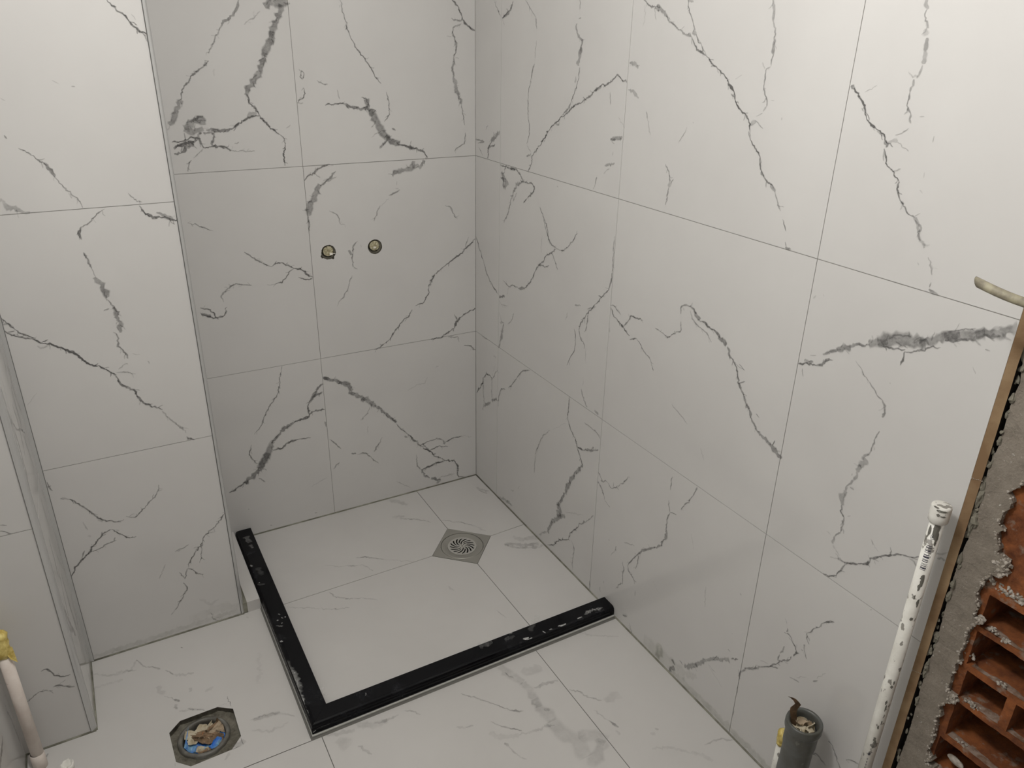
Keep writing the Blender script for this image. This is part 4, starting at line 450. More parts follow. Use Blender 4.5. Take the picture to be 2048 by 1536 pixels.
# ---------------------------------------------------------------- shower drain
dr = empty('floor_drain', (DC[0], DC[1], 0), 'square steel drain set diagonally, with a round swirl-slotted grate', 'drain')
bm = bmesh.new(); slab(bm, DR, [circle(*DC, .0705, 64)], mfl, .0006, -.010)
bmesh.ops.recalc_face_normals(bm, faces=bm.faces); part('frame', bm, M_STEEL, dr)
bm = bmesh.new(); lathe(bm, (*DC, 0), [(.0692, -.008), (.0692, .0002), (.0680, .0009), (.066, .0006), (.052, -.0004), (.0495, -.0014), (.0480, -.0010), (.0478, -.006)], 72)
part('cover_ring', bm, M_STEEL, dr, True)
slots = []
for k in range(16):
    a0 = 2*math.pi*k/16+.1; long_ = k % 2 == 0
    r0, r1 = (.0085, .041) if long_ else (.0175, .0405)
    L_, R_ = [], []
    for i in range(9):
        t = i/8; rr = r0+(r1-r0)*t; a = a0-.95*(rr/.041)**1.1; hw = (.0021 if 0 < i < 8 else .0011)*(.7+.5*t)
        p_ = Vector((rr*math.cos(a), rr*math.sin(a))); rr2 = rr+.001; a2 = a0-.95*(rr2/.041)**1.1
        t_ = (Vector((rr2*math.cos(a2), rr2*math.sin(a2)))-p_).normalized(); n2 = Vector((-t_.y, t_.x))
        L_.append(p_+n2*hw); R_.append(p_-n2*hw)
    slots.append([(DC[0]+q.x, DC[1]+q.y) for q in L_+R_[::-1]])
bm = bmesh.new(); slab(bm, circle(*DC, .0476, 64), slots+[circle(*DC, .0022, 12)], mfl, -.0008, -.0015)
bmesh.ops.recalc_face_normals(bm, faces=bm.faces); part('grate', bm, M_STEEL2, dr)
bm = bmesh.new(); lathe(bm, (*DC, 0), [(.0698, -.009), (.0655, -.012), (.055, -.05), (0, -.05)], 40); part('drain_body', bm, M_HOLE, dr, True)

# ---------------------------------------------------------------- plugged water outlets in the back wall
for i, (hx, hz) in enumerate(HOLES):
    e = empty('pipe_outlet', (hx, 0, hz), ['plugged water outlet in a chipped round hole, beside the vertical tile joint', 'plugged water outlet in a clean round hole, nearer the shower corner'][i], 'pipe outlet', 'plugged water outlets in the shower wall')
    ox = .001; oz = .0015
    bm = bmesh.new(); prof = [(.0235, .0085), (.0205, .0095), (.0185, .0110), (.0175, .0135), (.0165, .026), (0, .026)]
    lathe(bm, (0, 0, 0), [(r_, -h) for r_, h in prof], 40)
    bmesh.ops.rotate(bm, verts=bm.verts, cent=(0, 0, 0), matrix=Matrix.Rotation(math.radians(90), 3, 'X'))
    bmesh.ops.translate(bm, verts=bm.verts, vec=(hx, 0, hz)); 
    part('fitting_collar', bm, M_MORTAR, e, True)
    bm = bmesh.new(); rr = .0162
    rings = []
    rnd = random.Random(60+i)
    for r_, h in ((rr*.97, .028), (rr, .010), (rr*.94, .0065), (rr*.6, .0055), (rr*.25, .0060)):
        rings.append([bm.verts.new((hx+ox+r_*math.cos(a)*(1+.05*math.sin(9*a+i)*(h < .009)), h+(rnd.uniform(-.0014, .0014) if h < .009 else 0), hz+oz+r_*math.sin(a))) for a in [2*math.pi*k/32 for k in range(32)]])
    for r0, r1 in zip(rings, rings[1:]):
        for k in range(32): bm.faces.new((r0[k], r0[(k+1) % 32], r1[(k+1) % 32], r1[k]))
    bm.faces.new(rings[-1][::-1]); bmesh.ops.recalc_face_normals(bm, faces=bm.faces)
    part('plug', bm, M_BRASS, e)
    bm = bmesh.new()
    if i == 0:
        box(bm, hx+.004, hx+.013, .003, .008, hz-.011, hz-.004); box(bm, hx+.012, hx+.0225, .003, .0055, hz-.008, hz-.0065)
    else: box(bm, hx-.003, hx+.004, .0035, .007, hz-.006, hz-.001)
    part('plug_tab', bm, M_CABLECUT, e)

# ---------------------------------------------------------------- open soil pipe in the floor with rubbish in it
SC_ = (-1.1215, -.7585)
sp = empty('soil_pipe', (SC_[0], SC_[1], -.04), 'open grey soil pipe sunk in an eight-sided hole in the floor tile', 'pipe')
bm = bmesh.new(); z0 = -.010
lathe(bm, (*SC_, 0), [(.0490, -.10), (.0485, -.020), (.0488, z0-.004), (.0500, z0), (.0530, z0+.0025), (.0575, z0+.0015), (.0605, z0-.002), (.0600, -.03)], 56)
part('socket', bm, M_PVCIN, sp, True)
bm = bmesh.new(); lathe(bm, (*SC_, 0), [(.0500, -.055), (0, -.055)], 40); part('pipe_bottom', bm, M_HOLE, sp)
bm = bmesh.new()   # rough bed round the socket
nn = 56; rings = []
for ri, (fr, zz) in enumerate(((0, -.017), (.35, -.0165), (.7, -.0145), (1.0, -.0135))):
    row = []
    for k in range(nn):
        a = 2*math.pi*k/nn; d = Vector((math.cos(a), math.sin(a))); c = Vector(SC_); best = .2
        for i in range(8):
            p0, p1 = Vector(OCT[i]), Vector(OCT[(i+1) % 8]); e_ = p1-p0; den = d.x*e_.y-d.y*e_.x
            if abs(den) > 1e-9:
                t = ((p0.x-c.x)*e_.y-(p0.y-c.y)*e_.x)/den; s_ = ((p0.x-c.x)*d.y-(p0.y-c.y)*d.x)/den
                if t > 0 and -.001 <= s_ <= 1.001: best = min(best, t)
        rr = .0590+(best+.004-.0590)*fr
        row.append(bm.verts.new((c.x+d.x*rr, c.y+d.y*rr, zz+noise.noise((c.x+d.x*rr*60, d.y*rr*60, fr*3))*.006)))
    rings.append(row)
for r0, r1 in zip(rings, rings[1:]):
    for k in range(nn): bm.faces.new((r0[k], r0[(k+1) % nn], r1[(k+1) % nn], r1[k]))
bmesh.ops.recalc_face_normals(bm, faces=bm.faces)
obj('mortar_bed', bm, M_MORTAR, floor, True)

def sheet(name, c, size, rot, mat_, label, cat, seed, amp=.004, nx=14, ny=8, thick=.0006, group=None, fold=1.0, clip=None):
    "a crumpled scrap with a torn outline and real thickness"
    bm = bmesh.new(); rnd = random.Random(seed); g_ = []
    for j in range(ny+1):
        row = []
        for i in range(nx+1):
            u, v_ = i/nx-.5, j/ny-.5
            ex = 1+.30*noise.noise((v_*5, seed+.5, 0))+.12*noise.noise((v_*17, seed+.5, 1)); ey = 1+.45*noise.noise((u*5, seed+.5, 4))+.14*noise.noise((u*19, seed+.5, 7))
            x_, y_ = u*size[0]*ex, v_*size[1]*ey
            z = amp*fold*1.5*(abs((((x_/size[0])*1.6+(y_/size[1])*.7+seed*.37) % 1)-.5)*2-.5)+amp*.8*(abs((((y_/size[1])*1.3-(x_/size[0])*.5+seed*.21) % 1)-.5)*2-.5)+amp*noise.noise((x_*60, y_*60, seed+.3))*.9
            row.append(bm.verts.new((x_, y_, z)))
        g_.append(row)
    for j in range(ny):
        for i in range(nx):
            bm.faces.new((g_[j][i], g_[j][i+1], g_[j+1][i+1], g_[j+1][i]))
    bmesh.ops.delete(bm, geom=[q for q in bm.verts if not q.link_faces], context='VERTS')
    bmesh.ops.rotate(bm, verts=bm.verts, cent=(0, 0, 0), matrix=(Matrix.Rotation(rot[2], 3, 'Z') @ Matrix.Rotation(rot[1], 3, 'Y') @ Matrix.Rotation(rot[0], 3, 'X')))
    if clip:     # keep inside the pipe
        cx, cy, cr = clip
        for q in bm.verts:
            dx, dy = q.co.x+c[0]-cx, q.co.y+c[1]-cy; rr = math.hypot(dx, dy)
            if rr > cr: q.co.x = cx+dx*cr/rr-c[0]; q.co.y = cy+dy*cr/rr-c[1]; q.co.z += (rr-cr)*.5
    geo = bmesh.ops.solidify(bm, geom=bm.faces[:], thickness=thick)
    o = obj(name, bm, mat_); o.location = c
    return thing(o, label, cat, group or ('rubbish in the sunken floor pipe' if c[2] < 0 else 'paper stuffed in the upright grey pipe'))
cl = (SC_[0], SC_[1], .0470)
sheet('plastic_bag', (-1.135, -.774, -.025), (.072, .062), (.05, -.1, .3), M_BLUE, 'crumpled bright blue plastic filling the near half of the sunken pipe', 'plastic scrap', 11, .0055, 18, 16, clip=(SC_[0], SC_[1], .0435))
sheet('plastic_strip', (-1.090, -.781, -.017), (.056, .022), (.5, .1, .75), M_BLUE, 'narrow blue plastic strip against the pipe wall, apart from the large blue piece', 'plastic scrap', 5, .004, 10, 6, clip=cl)
sheet('cardboard_sliver', (-1.125, -.757, -.0085), (.050, .006), (.3, .1, -.35), M_CARD, 'thin dark card sliver crossing the pale paper in the sunken pipe', 'cardboard', 61, .002, 12, 3, thick=.0012, clip=cl)
sheet('cardboard_sliver', (-1.100, -.742, -.0065), (.034, .006), (.2, .3, .8), M_CARD, 'short upturned card sliver by the wood shaving in the sunken pipe', 'cardboard', 67, .002, 10, 3, thick=.0012, clip=cl)
sheet('plastic_strip', (-1.129, -.790, -.0175), (.030, .015), (.4, .2, -.4), M_PAPER, 'translucent whitish film fold lying on the large blue plastic', 'plastic scrap', 71, .004, 10, 6, clip=cl)
sheet('cardboard_scrap', (-1.110, -.766, -.0135), (.074, .028), (.25, .1, -.62), M_CARD, 'folded brown card lying across the middle of the sunken pipe', 'cardboard', 3, .006, 12, 6, thick=.0012, clip=cl)
sheet('cardboard_scrap', (-1.092, -.737, -.0125), (.066, .015), (.2, -.05, .45), M_CARD, 'long thin brown card sliver at the far rim of the sunken pipe', 'cardboard', 8, .003, 12, 4, thick=.0016, clip=cl)
sheet('paper_scrap', (-1.135, -.740, -.0150), (.056, .034), (.2, .1, .3), M_PAPER, 'pale torn paper next to the blue plastic in the sunken pipe', 'paper', 14, .005, 10, 8, clip=cl)
sheet('wood_shaving', (-1.094, -.752, -.0115), (.048, .020), (.3, -.1, .5), M_WOOD, 'pinkish pale wood shaving lying on the brown card in the sunken pipe', 'wood shaving', 19, .004, 10, 5, thick=.001, clip=cl)
sheet('paper_scrap', (-1.118, -.799, -.022), (.030, .012), (.1, 0, .2), M_PAPER, 'small whitish paper bit low against the near rim of the sunken pipe', 'paper', 25, .003, 8, 5, clip=cl)
sheet('paper_scrap', (-1.106, -.735, -.012), (.034, .012), (.5, .2, .9), M_PAPER, 'white curled paper sliver between the brown cards at the far side of the sunken pipe', 'paper', 51, .005, 8, 5, clip=cl)
sheet('cardboard_scrap', (-1.078, -.756, -.010), (.030, .013), (.3, .5, -.2), M_WOOD, 'pale card offcut at the side of the sunken pipe nearest the curb', 'cardboard', 53, .004, 8, 5, thick=.0012, clip=cl)
sheet('cardboard_scrap', (-1.128, -.794, -.019), (.036, .010), (.1, 0, .1), M_CARD, 'short brown card piece lying over the blue plastic', 'cardboard', 28, .003, 8, 4, thick=.0012, clip=cl)
bm = bmesh.new(); bmesh.ops.create_icosphere(bm, subdivisions=2, radius=.0085)
for q in bm.verts: q.co *= 1+.4*noise.noise(q.co*300)
bmesh.ops.scale(bm, vec=(.8, 1.1, .8), verts=bm.verts)
o = obj('brick_chip', bm, M_ORANGE); o.location = (-1.120, -.748, -.014); thing(o, 'small orange brick chip among the rubbish in the sunken pipe', 'chip')

# ---------------------------------------------------------------- pipes
def vpipe(bm, x, y, z0_, z1_, r_, seg=32, tilt=(0, 0), cap=True):
    tube(bm, [(x-tilt[0]*(z1_-z0_), y-tilt[1]*(z1_-z0_), z0_), (x, y, z1_)], r_, seg, cap)
# tall splattered pipe by the end of the tiling
PX, PY, PT = -.036, -1.7165, .858
t = empty('supply_pipe', (PX, PY, 0), 'tall white plastic pipe with grey paint scuffs and a barcode, beside the tile edge', 'pipe')
bm = bmesh.new(); vpipe(bm, PX, PY, 0, PT, .0112, 40)
part('pipe', bm, M_WHITE, t)
bm = bmesh.new(); lathe(bm, (PX, PY, 0), [(.0114, PT-.012), (.0150, PT-.009), (.0154, PT+.001), (.0154, PT+.017), (.0147, PT+.0195), (.0125, PT+.0202), (0, PT+.0205)], 40)
part('end_cap', bm, M_WHITE, t, True)
bm = bmesh.new()
cdir = Vector((-1.1537-PX, -2.281-PY)).normalized(); ca = math.atan2(cdir.y, cdir.x)
def on_pipe(bm, a0, a1, z0_, z1_, r_=.0114, cx=PX, cy=PY):
    k = max(1, int(abs(a1-a0)/.15)); prev = None
    for i in range(k+1):
        a = ca+a0+(a1-a0)*i/k; p_ = (cx+math.cos(a)*r_, cy+math.sin(a)*r_)
        row = (bm.verts.new((*p_, z0_)), bm.verts.new((*p_, z1_)))
        if prev: bm.faces.new((prev[0], row[0], row[1], prev[1]))
        prev = row
for k, (z, h) in enumerate(((.804, .0012), (.8015, .0008), (.7995, .0014), (.7965, .0008), (.794, .0016), (.791, .0008), (.7855, .0016), (.7830, .0010), (.7805, .0022), (.7775, .0008), (.7755, .0012), (.7725, .0014), (.7690, .0007), (.7670, .0008), (.7640, .0012), (.7615, .0008), (.7590, .0020), (.7565, .0008))):
    on_pipe(bm, -.50, .28, z, z+h)
part('barcode', bm, M_INK, t)
bm = bmesh.new()
for z, h in ((.818, .0008), (.826, .0008)): on_pipe(bm, -.18, .22, z, z+h)
for a in (-.24, .26): on_pipe(bm, a-.03, a+.03, .819, .826)
on_pipe(bm, -.12, -.02, .8205, .8245); on_pipe(bm, .06, .16, .8205, .8245)
part('printed_symbol', bm, M_INK, t); bm = bmesh.new()
for k, s_ in enumerate(('11101', '10111', '11011', '10101', '11110', '10011', '11001')):      # tiny printing beside the barcode
    for j, c in enumerate(s_):
        if c == '1': on_pipe(bm, .36+.05*(j % 2), .40+.05*(j % 2), .802-k*.0065-j*.0011, .8026-k*.0065-j*.0011)
part('printed_digits', bm, M_INK, t); bm = bmesh.new()
z = .3275
for a0, a1, b0, b1 in ((-.10, .16, .0048, .0058), (-.10, -.02, .0, .0056), (.10, .18, .0, .0056), (-.10, .16, .0, .001), (-.04, .12, .0025, .0035)): on_pipe(bm, a0, a1, z+b0, z+b1)
part('printed_numeral', bm, M_INK, t); bm = bmesh.new()
for k in range(6):
    z = .318-k*.0075
    on_pipe(bm, -.06, .10, z, z+.0008); on_pipe(bm, -.06+.03*(k % 3), -.02+.03*(k % 3), z-.003, z); on_pipe(bm, .04, .08, z-.0036, z-.0008)
part('printed_lettering', bm, M_INK, t)
def blot(a, z, wa, hz_, seed, r_=.0114):
    bm = bmesh.new(); k = 14; rnd = random.Random(seed); vs_ = []
    for i in range(k):
        th = 2*math.pi*i/k; f_ = 1+rnd.uniform(-.3, .25); aa = ca+a+math.cos(th)*wa*f_; rr = r_+rnd.uniform(0, .0001)
        vs_.append(bm.verts.new((PX+math.cos(aa)*rr, PY+math.sin(aa)*rr, z+math.sin(th)*hz_*f_)))
    c = bm.verts.new((PX+math.cos(ca+a)*(r_+.0003), PY+math.sin(ca+a)*(r_+.0003), z))
    for i in range(k): bm.faces.new((vs_[i], vs_[(i+1) % k], c))
    part('paint_scuff', bm, M_PATCH, t)['label'] = 'grey scuffed patch'
for i, q in enumerate(((.25, .835, .42, .014), (.05, .841, .3, .006), (.45, .823, .3, .009), (-.65, .832, .2, .012), (.5, .812, .18, .006), (-.9, .816, .1, .006), (.2, .742, .3, .006), (.3, .733, .25, .010), (.1, .722, .2, .008), (.55, .69, .2, .008), (-.1, .70, .12, .005), (.3, .655, .25, .004),
        (.6, .51, .14, .005), (.4, .500, .2, .004), (.3, .462, .15, .006), (.45, .45, .12, .008), (.2, .40, .14, .005), (.5, .412, .1, .006), (.2, .37, .2, .006), (.35, .362, .2, .006), (.25, .351, .16, .004), (.1, .285, .25, .008), (.25, .265, .25, .012))): blot(*q, 90+i)
blot(.2, .874, .5, .0022, 150, .0158); blot(-.1, .866, .16, .003, 151, .0158); blot(.35, .865, .28, .0013, 152, .0158); blot(-.45, .8785, .3, .0015, 153, .0158)

# grey drain pipe with stuffing
GX, GY, GT = -.066, -1.5935, .300
t = empty('drain_pipe', (GX, GY, 0), 'upright grey plastic drain pipe with a wide ribbed socket mouth', 'pipe')
bm = bmesh.new()
pr = [(.0375, 0), (.0375, GT-.075), (.0383, GT-.066), (.0402, GT-.058), (.0402, GT-.027), (.0404, GT-.022), (.0442, GT-.019), (.0452, GT-.0155), (.0452, GT-.005), (.0444, GT-.001), (.0425, GT+.0008), (.0385, GT+.0004), (.0352, GT-.002), (.0345, GT-.009), (.0352, GT-.016), (.0345, GT-.024), (.0340, GT-.06), (.033, GT-.10), (0, GT-.10)]
lathe(bm, (GX, GY, 0), [(r_*.80, z) for r_, z in pr], 56)
for q in bm.verts: q.co.x += (q.co.z-GT)*.035; 
part('socket_pipe', bm, M_PVC, t, True)
bm = bmesh.new(); lathe(bm, (GX, GY, 0), [(.0277, GT-.024), (.0268, GT-.021), (.0262, GT-.024)], 40); part('rubber_ring', bm, M_HOLE, t, True)
gcl = (GX, GY, .0262)
for i, (c, s_, ro, sd, m_, lb) in enumerate((((GX+.004, GY+.002, GT-.027), (.058, .05), (.2, .1, .2), 33, M_PAPER, 'crumpled pale brown paper wadded in the mouth of the upright grey pipe'),
        ((GX-.008, GY-.004, GT-.018), (.050, .018), (.7, .3, .9), 35, M_PAPER, 'folded paper strip standing on the wad inside the upright grey pipe'),
        ((GX+.010, GY+.010, GT-.018), (.044, .016), (-.6, .2, -.3), 38, M_WOOD, 'twisted paler paper fold at the far side of the upright grey pipe'),
        ((GX+.008, GY-.012, GT-.019), (.044, .012), (.9, .0, .4), 41, M_PAPER, 'small creased paper ridge nearest the tiled wall in the upright grey pipe'))):
    sheet('paper_wad' if i == 0 else 'paper_fold', c, s_, ro, m_, lb, 'paper', sd, .007, 14, 10, thick=.0010, clip=gcl)
# bent card strip
bm = bmesh.new(); pth = [(-.0765, -1.5775, .270), (-.0795, -1.578, .300), (-.087, -1.578, .3205), (-.0868, -1.578, .331), (-.0766, -1.578, .336), (-.0850, -1.578, .3485), (-.097, -1.578, .3625), (-.1078, -1.578, .372)]
wd = [.0062, .0066, .0074, .0080, .0066, .0056, .0058, .0050]
side_ = Vector((.872, -.489, -.25)).normalized(); prev = None
for (q, w_) in zip(pth, wd):
    row = [bm.verts.new(Vector(q)+side_*w_), bm.verts.new(Vector(q)-side_*w_)]
    if prev: bm.faces.new((prev[0], prev[1], row[1], row[0]))
    prev = row
bmesh.ops.solidify(bm, geom=bm.faces[:], thickness=.0014)
thing(obj('card_strip', bm, M_CARD), 'bent brown card strip sticking up out of the grey pipe mouth', 'cardboard')

# small capped pipe behind the grey one
SX, SY, ST = -.034, -1.5335, .180
t = empty('supply_pipe', (SX, SY, 0), 'thin white pipe with yellow tape, mostly hidden behind the grey pipe', 'pipe')
bm = bmesh.new(); vpipe(bm, SX, SY, 0, ST, .0105, 24); part('pipe', bm, M_WHITE, t)
def tape(bm, x, y, z0_, z1_, r_, seed, tilt=(0, 0)):
    rnd = random.Random(seed); k = 9; pts = []; rs = []
    for i in range(k):
        z = z0_+(z1_-z0_)*i/(k-1); f_ = i/(k-1)
        pts.append((x-tilt[0]*(z1_-z)+rnd.uniform(-.001, .001), y+rnd.uniform(-.001, .001), z)); rs.append(r_*(1.06+.12*rnd.random()+.12*f_) if f_ < .95 else r_*.75)
    rg = tube(bm, pts, rs, 20)
    for q in bm.verts: q.co += Vector((noise.noise(q.co*140), noise.noise(q.co*140+Vector((5, 0, 0))), noise.noise(q.co*140+Vector((0, 7, 0)))))*r_*.16
bm = bmesh.new(); tape(bm, SX, SY, ST-.022, ST+.012, .0105, 4); part('tape_wrap', bm, M_TAPE, t)['label'] = 'yellow tape wrapping'

# left pipe
LX, LY, LT = -1.4625, -.678, .372
t = empty('supply_pipe', (LX, LY, 0), 'cream plastic pipe topped with crumpled yellow tape in the wall recess', 'pipe')
TL = (-.004, 0)
bm = bmesh.new(); vpipe(bm, LX, LY, .03, LT, .0128, 36, TL); part('pipe', bm, M_CREAM, t)
bm = bmesh.new(); lathe(bm, (LX, LY, 0), [(.0132, 0), (.0148, .001), (.0150, .030), (.0145, .041), (.0130, .043)], 36); part('coupling', bm, M_CREAM, t, True)
bm = bmesh.new(); tape(bm, LX, LY, LT-.038, LT+.022, .0135, 9); 
p0 = Vector((LX+.008, LY-.012, LT-.025))
q = [bm.verts.new(p0+Vector(d)) for d in ((-.006, 0, .01), (.012, .004, .008), (.0135, .002, -.035), (.004, -.003, -.018))]; bm.faces.new(q)
part('tape_wrap', bm, M_TAPE, t)['label'] = 'crumpled yellow tape wrapping'
# stub at the bottom of the frame
t = empty('pipe_stub', (-1.394, -.80, 0), 'short white pipe stub with a broken rim standing on the floor by the cream pipe', 'pipe')
bm = bmesh.new(); lathe(bm, (-1.394, -.80, 0), [(.0115, 0), (.0115, .088), (.0128, .090), (.0128, .098), (.0100, .099), (.0095, .06), (0, .06)], 24)
for q in bm.verts:
    if q.co.z > .095: q.co.z += noise.noise(q.co*260)*.006
part('pipe', bm, M_WHITE, t, True)

# conduit poking out of the masonry
bm = bmesh.new(); pts = []
A = Vector((-.100, -1.7137, 1.2524)); 
for i in range(15):
    s_ = i/14; pts.append(A+Vector((.120*s_**2.6, -.170*s_, -.003*s_-.014*math.sin(s_*2.2))))
rg = tube(bm, pts, .0064, 20)
n0 = (Vector(pts[1])-Vector(pts[0])).normalized()
for q in rg[0]: q.co -= n0*((q.co-A).z+.0058)*-.75*-1
for f in bm.faces:
    if len(f.verts) == 20 and all(v_ in rg[0] for v_ in f.verts): f.material_index = 1
thing(obj('conduit', bm, [M_CABLE, M_CABLECUT], smooth=False), 'dusty beige electrical conduit end poking out past the tile edge', 'conduit')

# ---------------------------------------------------------------- exposed end of the right wall: children of wall_right
def jag(q, a, f_, s_=0): return noise.noise((q*f_, s_, 1.3))*a
bm = bmesh.new()
zz = [0, .150, .151, .5232, .5246, .9240, .9252, 1.30, 1.78, 2.4]; prev = None
for z in [i*.012 for i in range(201)]:
    o1 = .0008*noise.noise((z*30, 1, 1)); o2 = .0012*noise.noise((z*22, 4, 1))
    row = [bm.verts.new(c) for c in ((.0006, YE+.0002, z), (.0009, YE-.0006, z), (.0062+o2*.4, -1.7418+o1, z), (.0085, -1.7405, z), (.0085, YE+.001, z))]
    if prev:
        for a in range(4): bm.faces.new((prev[a], prev[a+1], row[a+1], row[a]))
    prev = row
bmesh.ops.recalc_face_normals(bm, faces=bm.faces)
obj('tile_edge', bm, M_BODY, wr)['label'] = 'cut brown clay body of the tiles'
bm = bmesh.new()
for z0_, l in ((.5236, 1), (.9246, 1)):
    for k in range(7):
        a = k/6; c = Vector((.0004+.0058*a, YE-.0135*a+.0-.0006, z0_+.0006*math.sin(k*2)))
        bmesh.ops.create_icosphere(bm, subdivisions=1, radius=.0009*(1.2 if k in (0, 6) else .8), matrix=Matrix.Translation(c))
obj('grout_line', bm, M_CRUMB, wr)
bm = bmesh.new(); box(bm, .0090, .012, YF, -1.70, 0, 2.4, 0); box(bm, .030, .034, -1.768, -1.735, 0, 2.4, 0)  # near-black sheets put in for the shade inside the gap
bmesh.ops.delete(bm, geom=[f for f in bm.faces if f.calc_center_median().x < .0125], context='FACES_ONLY')
bmesh.ops.delete(bm, geom=[q for q in bm.verts if not q.link_faces], context='VERTS')
box(bm, .0092, .034, -1.7395, -1.70, 0, 2.4)
obj('gap_shade_sheet', bm, M_DARK, wr)
bm = bmesh.new(); rnd = random.Random(5)
for k in range(150):
    z = rnd.uniform(.05, 1.35); 
    dens = .5+.5*noise.noise((z*6, 0, 3)); boost = 1.5 if .74 < z < .93 else 1
    if rnd.random() > (.28+dens*.5)*boost: continue
    c = Vector((rnd.uniform(.010, .016), rnd.uniform(-1.747, -1.741), z)); s_ = rnd.uniform(.0025, .0055)*boost
    r0 = bmesh.ops.create_icosphere(bm, subdivisions=2, radius=1, matrix=Matrix.Translation(c) @ Matrix.Diagonal((s_*.7, s_*.8, s_*rnd.uniform(1, 2.6), 1)))
    for q in r0['verts']: q.co += (q.co-c)*noise.noise(q.co*260)*.9
obj('adhesive_blobs', bm, M_ADH, wr)
RB = [(-1807, 350), (-1791, 349), (-1801, 361), (-1789, 375), (-1792, 406), (-1789, 443), (-1785, 454), (-1792, 463), (-1785, 481), (-1793, 498), (-1805, 507), (-1803, 521), (-1789, 521), (-1789, 543), (-1786, 557), (-1790, 569), (-1787, 582), (-1793, 591), (-1788, 603), (-1791, 622), (-1791, 642), (-1789, 646), (-1793, 669), (-1804, 684), (-1792, 684), (-1788, 691), (-1791, 700), (-1791, 713), (-1783, 727), (-1788, 759), (-1793, 780), (-1804, 777), (-1810, 796), (-1812, 814), (-1804, 815), (-1793, 818), (-1795, 829), (-1789, 833), (-1784, 850), (-1791, 860), (-1782, 864), (-1784, 888), (-1789, 898), (-1791, 913), (-1780, 923), (-1792, 939), (-1796, 950)]
GL = [(-1747, 2400), (-1748, 1300), (-1740, 1149), (-1749, 1095), (-1746, 1068), (-1746, 1047), (-1747, 1023), (-1747, 981), (-1743, 957), (-1745, 922), (-1749, 854), (-1743, 776), (-1743, 716), (-1748, 600), (-1747, 539), (-1746, 485), (-1749, 430), (-1750, 385), (-1748, 318), (-1748, 0)]
def fine(pts, amp, step=.003, seed=0):
    out = []
    for (a, b_), (c, d) in zip(pts, pts[1:]):
        L_ = math.hypot(c-a, d-b_)/1000; k = max(1, min(60, int(L_/step)))
        for i in range(k):
            t = i/k; z = (b_+(d-b_)*t)/1000; out.append(((a+(c-a)*t)/1000+amp*noise.noise((z*260, seed, 2)), z+amp*.4*noise.noise((z*310, seed, 8))*(0 < i)))
    return out+[(pts[-1][0]/1000, pts[-1][1]/1000)]
low = [(-1790, 0), (-1793, 60), (-1786, 120), (-1795, 170), (-1787, 230), (-1794, 290), (-1812, 330)]
poly = [(q[0], q[1]) for q in fine(low+RB, .0028, .003, 1)] + [(q[0], q[1]) for q in fine([(-1796, 950), (-1830, 962), (-1900, 955), (-2000, 975), (-2300, 960)], .004, .006, 2)][1:] + [(-2.3, .0), (YF, 0), (YF, 2.4)]
poly += fine(GL, .0012, .004, 3)[:-1] + [(-1.748, 0)]
bm = bmesh.new(); slab(bm, poly, [], lambda u, v_, d: (-d, u, v_), -.0125, -.030)
bmesh.ops.recalc_face_normals(bm, faces=bm.faces)
for q in bm.verts:
    if q.co.x < .02: q.co.x += .0012*noise.noise(q.co*60)+.0006*noise.noise(q.co*220)
rc = obj('cement_render', bm, M_RENDER, wr); rc['label'] = 'rough grey-brown cement render'
# crumbs along the broken edge
bm = bmesh.new(); rnd = random.Random(8); edge = fine(RB, .002, .0028, 1)
for (y, z) in edge:
    for k in range(2):
        if rnd.random() < .45: continue
        s_ = rnd.uniform(.0012, .0030); c = Vector((.0135+rnd.uniform(-.0015, .004), y+rnd.uniform(-.0005, .0035), z+rnd.uniform(-.002, .002)))
        r0 = bmesh.ops.create_icosphere(bm, subdivisions=1, radius=s_, matrix=Matrix.Translation(c))
        for q in r0['verts']: q.co += (q.co-c)*rnd.uniform(-.4, .5)
def clump(cy, cz, ry, rz, n_, xoff=.016, smax=.0042):
    for k in range(n_):
        a = rnd.uniform(0, 6.28); rr = rnd.random()**.6; c = Vector((xoff+rnd.uniform(-.003, .006), cy+math.cos(a)*ry*rr, cz+math.sin(a)*rz*rr)); s_ = rnd.uniform(.0016, smax)
        r0 = bmesh.ops.create_icosphere(bm, subdivisions=1, radius=s_, matrix=Matrix.Translation(c))
        for q in r0['verts']: q.co += (q.co-c)*rnd.uniform(-.4, .5)
clump(-1.803, .797, .012, .018, 90); clump(-1.790, .772, .008, .008, 30); clump(-1.797, .511, .010, .008, 45); clump(-1.800, .686, .008, .004, 22)
for y in [-1.80-.009*k for k in range(16)]: clump(y, .757-.02*0, .008, .0085, 16, .026)
for y0, z0_, n_ in ((-1.822, .676, 14), (-1.80, .606, 8), (-1.822, .5185, 16), (-1.835, .516, 10), (-1.84, .6705, 16), (-1.86, .59, 12), (-1.83, .428, 8)): clump(y0, z0_, .010, .002, n_, .026, .0026)
obj('mortar_crumbs', bm, M_CRUMB, wr)
